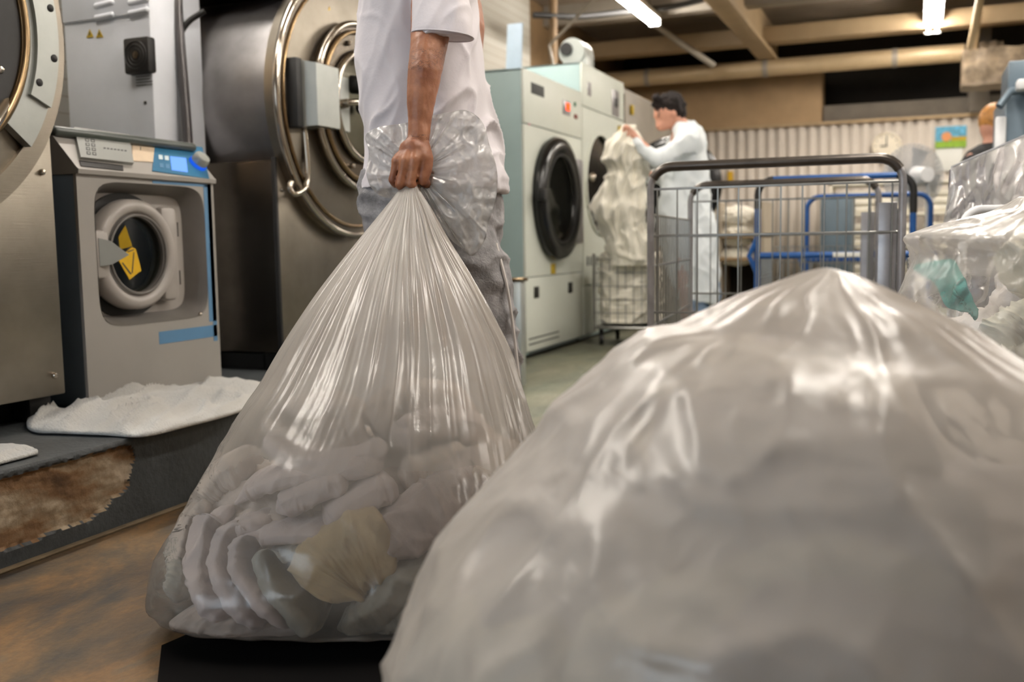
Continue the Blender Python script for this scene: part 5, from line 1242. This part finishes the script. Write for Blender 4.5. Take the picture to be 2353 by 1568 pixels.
t_ = M(); t_.rings([rq(2255, 330, 2300, 330, 6.2, .07), rq(2232, 345, 2308, 350, 6.2, .17), rq(2214, 375, 2312, 380, 6.2, .2), rq(2206, 430, 2312, 430, 6.2, .18), rq(2208, 520, 2315, 520, 6.2, .18)])
t_.chain([(Q3(2236, 380, 6.04), .07), (Q3(2224, 440, 6.0), .06)], 16)
fuse(t_, 'black_top', .013, K['black_cloth'], p3, 3)
tr = M(); tr.chain([(Q3(2258, 545, 6.1), .10), (P(2258, 700, 6.1), .085), (P(2258, 840, 6.1), .07)], 16); tr.chain([(Q3(2275, 545, 6.3), .10), (P(2275, 700, 6.3), .085), (P(2275, 835, 6.3), .07)], 16); fuse(tr, 'trousers', .013, K['dark'], p3, 3)
for dd in (6.1, 6.3):
    f = P(2265, 900, dd); q = M(); q.cap(V((f.x, f.y, .045)), .045, V((f.x, f.y, .04))-FH*.16, .04); fuse(q, 'shoe', .01, K['dark'], p3, 2)
# grey machine at the right edge
g = root('grey_folding_machine', 'blue grey machine with a sloping arm at the right edge of the room', 'machine', (P(2360, 300, 5).x+.1, P(2360, 300, 5).y, 0))
a = P(2312, 205, 5.0); M().box((a.x, a.y, 0), (a.x+.8, a.y+.9, a.z), .01).build('cabinet', K['grey_blue'], g)
a2 = P(2318, 140, 5.3); M().box((a2.x, a2.y, a.z-.05), (a2.x+.7, a2.y+.5, a2.z), .01).build('upper_cabinet', K['grey_blue'], g)
M().tube([P(2296, 245, 4.95), P(2322, 210, 4.95), P(2400, 205, 4.95)], .02, 10).build('arm', K['grey_blue'], g)
a3 = P(2336, 184, 4.85); M().box((a3.x, a3.y-.04, P(2336, 208, 4.85).z), (a3.x+.12, a3.y+.06, a3.z), .01).build('white_box', K['whiteplastic'], g)
a4 = P(2288, 268, 5.0); M().box((a4.x, a4.y, 0), (a4.x+.05, a4.y+.06, a4.z), .01).build('white_post', K['whiteplastic'], g)
# covered rail at the right with clear plastic
g = root('garment_rail', 'white tubular garment rail at right with slanting top bar', 'garment rail', (P(2290, 900, 3.2).x, P(2290, 900, 3.2).y, 0))
e0, e1 = P(2195, 384, 3.3), P(2420, 285, 2.9)
b0, b1 = V((e0.x, e0.y, .03)), V((e1.x, e1.y, .03))
M().tube([b0, e0, e1, b1], .014, 12).build('rail_frame', K['whiteplastic'], g)
M().tube([b0-RH*.2-FH*.1, b0+RH*.25], .014, 10).tube([b1-RH*.25, b1+RH*.2], .014, 10).build('rail_foot', K['whiteplastic'], g)
def hang(name, top, bot, d0, mt, label, cat, amp, seed, thick=.004, n=80, mrows=70, fq=5):
    rs = []
    for j in range(mrows+1):
        v = j/mrows; row = []
        for i in range(n+1):
            u = i/n; tp = catmull([V((x, y, 0)) for x, y in top], n+1)[i] if j == 0 else row0[i]
            if j == 0: row0.append(tp)
            bt = bot0[i]
            px = tp.x+(bt.x-tp.x)*v; py = tp.y+(bt.y-tp.y)*v
            d = d0[0]+(d0[1]-d0[0])*u+amp*(.3+.7*v)*(ridge(noise.noise(V((u*fq, v*1.5, seed))))-.5+.5*noise.noise(V((u*fq*2.2, v*4, seed+3))))
            row.append(P(px, py, d))
        rs.append(row)
    o = M().rings(rs, False, False, closed=False).build(name, mt, None, True, 180)
    s_ = o.modifiers.new('t', 'SOLIDIFY'); s_.thickness = thick
    return tag(o, label, cat)
row0 = []; bot0 = catmull([V((x, y, 0)) for x, y in [(2175, 760), (2300, 780), (2440, 800)]], 81)
hang('hanging_dark_garments', [(2190, 396), (2250, 372), (2290, 356)], None, (3.32, 3.15), K['purple_cloth'], 'dark plum grey garments hanging under clear plastic on the rail', 'garments', .10, 5, .02, fq=9) if False else None
def hang2(name, tl, tr_, bl, br_, d0, mt, label, cat, amp, seed, thick, fq=6, nu=90, nv=80):
    rs = []
    for j in range(nv+1):
        v = j/nv; row = []
        for i in range(nu+1):
            u = i/nu; px = (tl[0]*(1-u)+tr_[0]*u)*(1-v)+(bl[0]*(1-u)+br_[0]*u)*v; py = (tl[1]*(1-u)+tr_[1]*u)*(1-v)+(bl[1]*(1-u)+br_[1]*u)*v
            d = d0[0]+(d0[1]-d0[0])*u+amp*(.25+.75*v)*(ridge(noise.noise(V((u*fq, v*1.5, seed))))-.5+.6*noise.noise(V((u*fq*1.6+v*4, v*5, seed+3))))
            row.append(P(px, py, d))
        rs.append(row)
    o = M().rings(rs, False, False, closed=False).build(name, mt, None, True, 180)
    if thick: s_ = o.modifiers.new('t', 'SOLIDIFY'); s_.thickness = thick
    return tag(o, label, cat)
hang2('hanging_garments', (2196, 392), (2282, 352), (2176, 700), (2285, 720), (3.32, 3.16), K['purple_cloth'], 'dark plum grey garments hanging from the white rail under clear plastic', 'garments', .07, 5, .02, 9)
hang2('hanging_sheet', (2284, 352), (2420, 292), (2300, 500), (2440, 520), (3.05, 2.85), K['linen_white'], 'white cloth hanging at the outer end of the white rail', 'sheet', .08, 15, .01, 5)
hang2('plastic_cover', (2188, 386), (2425, 284), (2160, 560), (2440, 600), (3.20, 2.80), K['film_clear'], 'creased clear plastic sheet draped over the white garment rail', 'plastic cover', .09, 25, 0, 6)
g = root('white_handle_trolley', 'trolley with a white curved handle showing between plastic bags at right', 'trolley', (P(2300, 900, 2.85).x, P(2300, 900, 2.85).y, 0))
q0, q1 = P(2214, 482, 2.80), P(2420, 470, 2.80)
M().tube(frame_hoop((q0.x, q0.y, 0), (q1.x, q1.y, 0), q0.z, .12, .05), .012, 12).build('handle_frame', K['whiteplastic'], g)
M().box((q0.x-.02, q0.y-.02, .1), (q1.x+.02, q0.y+.5, .13), .01).build('base', K['tube_grey'], g)
for dx in (0, 1):
    for dy in (.03, .45): caster(M(), V((q0.x+(q1.x-q0.x)*dx, q0.y+dy, .11)), .045).build('caster', K['black'], g)
# cream shelving with stacked linen behind the blue trolleys
g = root('linen_shelf', 'cream shelving unit holding stacked white linen below the wall clock', 'shelf', (-.05, 12.2, 0))
x0, x1, ya, yb = -.95, 1.05, 11.8, 12.4
for zz in (.25, .62, .98, 1.32): M().box((x0, ya, zz), (x1, yb, zz+.03), .004).build('shelf_board', K['linen'], g)
for x in (x0, x1-.04):
    for y in (ya, yb-.04): M().box((x, y, 0), (x+.04, y+.04, 1.42), .004).build('upright', K['clockface'], g)
k_ = 0
for zz in (.28, .65, 1.01):
    for x in (-.85, -.4, .05, .5):
        for s_ in range(3):
            o = M().box((x, ya+.03, zz+s_*.085), (x+.38, ya+.45, zz+s_*.085+.08), .03, 3).build('folded_sheet_stack', K['linen'], None); k_ += 1
            tag(o, 'folded cream linen pile on the shelving below the wall clock', 'linen', 'folded linen on the cream shelving')
g = root('grey_locker', 'grey metal locker standing before the corrugated partition', 'locker', (-1.1, 11.6, 0))
p0, p1 = ON(1885, 480, 1, 11.0), ON(1958, 480, 1, 11.0); M().box((p0.x, 11.0, 0), (p1.x, 11.5, ON(1920, 445, 1, 11.0).z), .01).build('body', K['grey_blue'], g)
M().box((p0.x+.02, 10.98, .1), (p1.x-.02, 11.0, ON(1920, 445, 1, 11.0).z-.05), .006).build('door', K['grey_blue'], g)
# cream linen on a low open shelf behind the wire trolley
p0, p1 = P(1645, 470, 8.6), P(1735, 470, 8.6)
g = root('wooden_linen_rack', 'low wooden rack with rumpled linen and a dark gap behind the wire trolley', 'rack', ((p0.x+p1.x)/2, p0.y+.3, 0))
for zz in (.10, P(1690, 600, 8.6).z, P(1690, 548, 8.6).z): M().box((p0.x, p0.y, zz), (p1.x+.1, p0.y+.6, zz+.03), .004).build('rack_board', K['soffit'], g)
for x in (p0.x, p1.x+.06): M().box((x, p0.y, 0), (x+.04, p0.y+.6, P(1690, 465, 8.6).z), .004).build('rack_side', K['plaster'], g)
M().box((p0.x+.02, p0.y+.5, .1), (p1.x+.08, p0.y+.52, P(1690, 600, 8.6).z)).build('rack_painted_dark_back', K['darkvoid'], g)
for i, py in enumerate((590, 540, 500)):
    c_ = P(1692, py, 8.75); wad('rumpled_linen', c_, .17, (1.0, .8, .55 if i else .42), K['linen'], ('rumpled cream linen over the dark gap of the wooden rack', 'rumpled beige linen on the middle board of the wooden rack', 'cream linen bundle on top of the wooden rack')[i], 'linen', seed=i+120)
# pale column and coat coloured locker left of the rack
p0, p1 = P(1612, 700, 8.2), P(1648, 700, 8.2)
p = ON(1678, 412, 1, 12.96); tag(M().box((p.x-.035, 12.96, p.z-.08), (p.x+.035, 12.985, p.z+.1), .004).build('yellow_sign', K['yellow']), 'small upright yellow sign on the corrugated partition', 'sign')
# ================================================================ TOWELS
def towel(name, outline, z, mt, label, hgt=.03, seed=0, n=46):
    pts = smooth_closed(outline, 160); C0 = V((sum(p.x for p in pts)/160, sum(p.y for p in pts)/160, 0)); rs = []
    for side in (1, 0):
        rr = []
        for i in range(n+1):
            u = i/n; row = []
            for p in pts:
                q = ON(C0.x+(p.x-C0.x)*u, C0.y+(p.y-C0.y)*u, 2, z)
                e = 1-u**8
                h_ = z+.004
                if side: h_ = z+.012+hgt*e*(.55+.45*noise.noise(V((q.x*5+seed, q.y*6, 0)))+.6*(ridge(noise.noise(V((q.x*13+q.y*4, q.y*3+seed, 3))))**3)-.3)+.003*noise.noise(V((q.x*60, q.y*60, 1)))
                row.append(V((q.x, q.y, h_)))
            rr.append(row)
        rs += rr if side else rr[::-1]
    o = M().rings(rs, False, False).build(name, mt, None, True, 180)
    return tag(o, label, 'towel')
towel('bath_towel', [(62, 985), (75, 960), (130, 958), (190, 950), (260, 920), (360, 900), (480, 885), (575, 885), (640, 900), (600, 930), (530, 958), (430, 985), (330, 1008), (240, 1004), (140, 1000), (85, 998)], PZ, K['towel'], 'crumpled white towel laid along the platform edge before the small washer', .055, 2)
towel('bath_towel', [(-80, 1040), (0, 1034), (60, 1036), (88, 1046), (60, 1056), (0, 1072), (-80, 1095)], PZ, K['towel'], 'corner of a cream towel on the platform at the left frame edge', .02, 7)
# ================================================================ CAMERA, WORLD, SETTINGS
cam = bpy.data.cameras.new('camera'); co_ = bpy.data.objects.new('camera', cam); COL.objects.link(co_)
mw = Matrix((CR, CU, -CF)).transposed().to_4x4(); mw.translation = (0, 0, CAMH); co_.matrix_world = mw
cam.sensor_width = 36; cam.lens = FPX/WPX*36; cam.clip_start = .02
cam.dof.use_dof = True; cam.dof.focus_distance = 2.1; cam.dof.aperture_fstop = 3.3
sc.camera = co_
w = bpy.data.worlds.new('world'); sc.world = w; w.use_nodes = True
w.node_tree.nodes['Background'].inputs[0].default_value = (.5, .55, .6, 1); w.node_tree.nodes['Background'].inputs[1].default_value = .3
sc.view_settings.view_transform = 'Standard'; sc.view_settings.look = 'None'; sc.view_settings.exposure = .2; sc.view_settings.gamma = 1
sc.view_settings.use_curve_mapping = False
cy_ = sc.cycles; cy_.use_denoising = True; cy_.use_adaptive_sampling = True; cy_.adaptive_threshold = .07; cy_.max_bounces = 6; cy_.diffuse_bounces = 3; cy_.glossy_bounces = 3; cy_.transmission_bounces = 4; cy_.transparent_max_bounces = 12
cy_.caustics_reflective = False; cy_.caustics_refractive = False; cy_.sample_clamp_indirect = 6
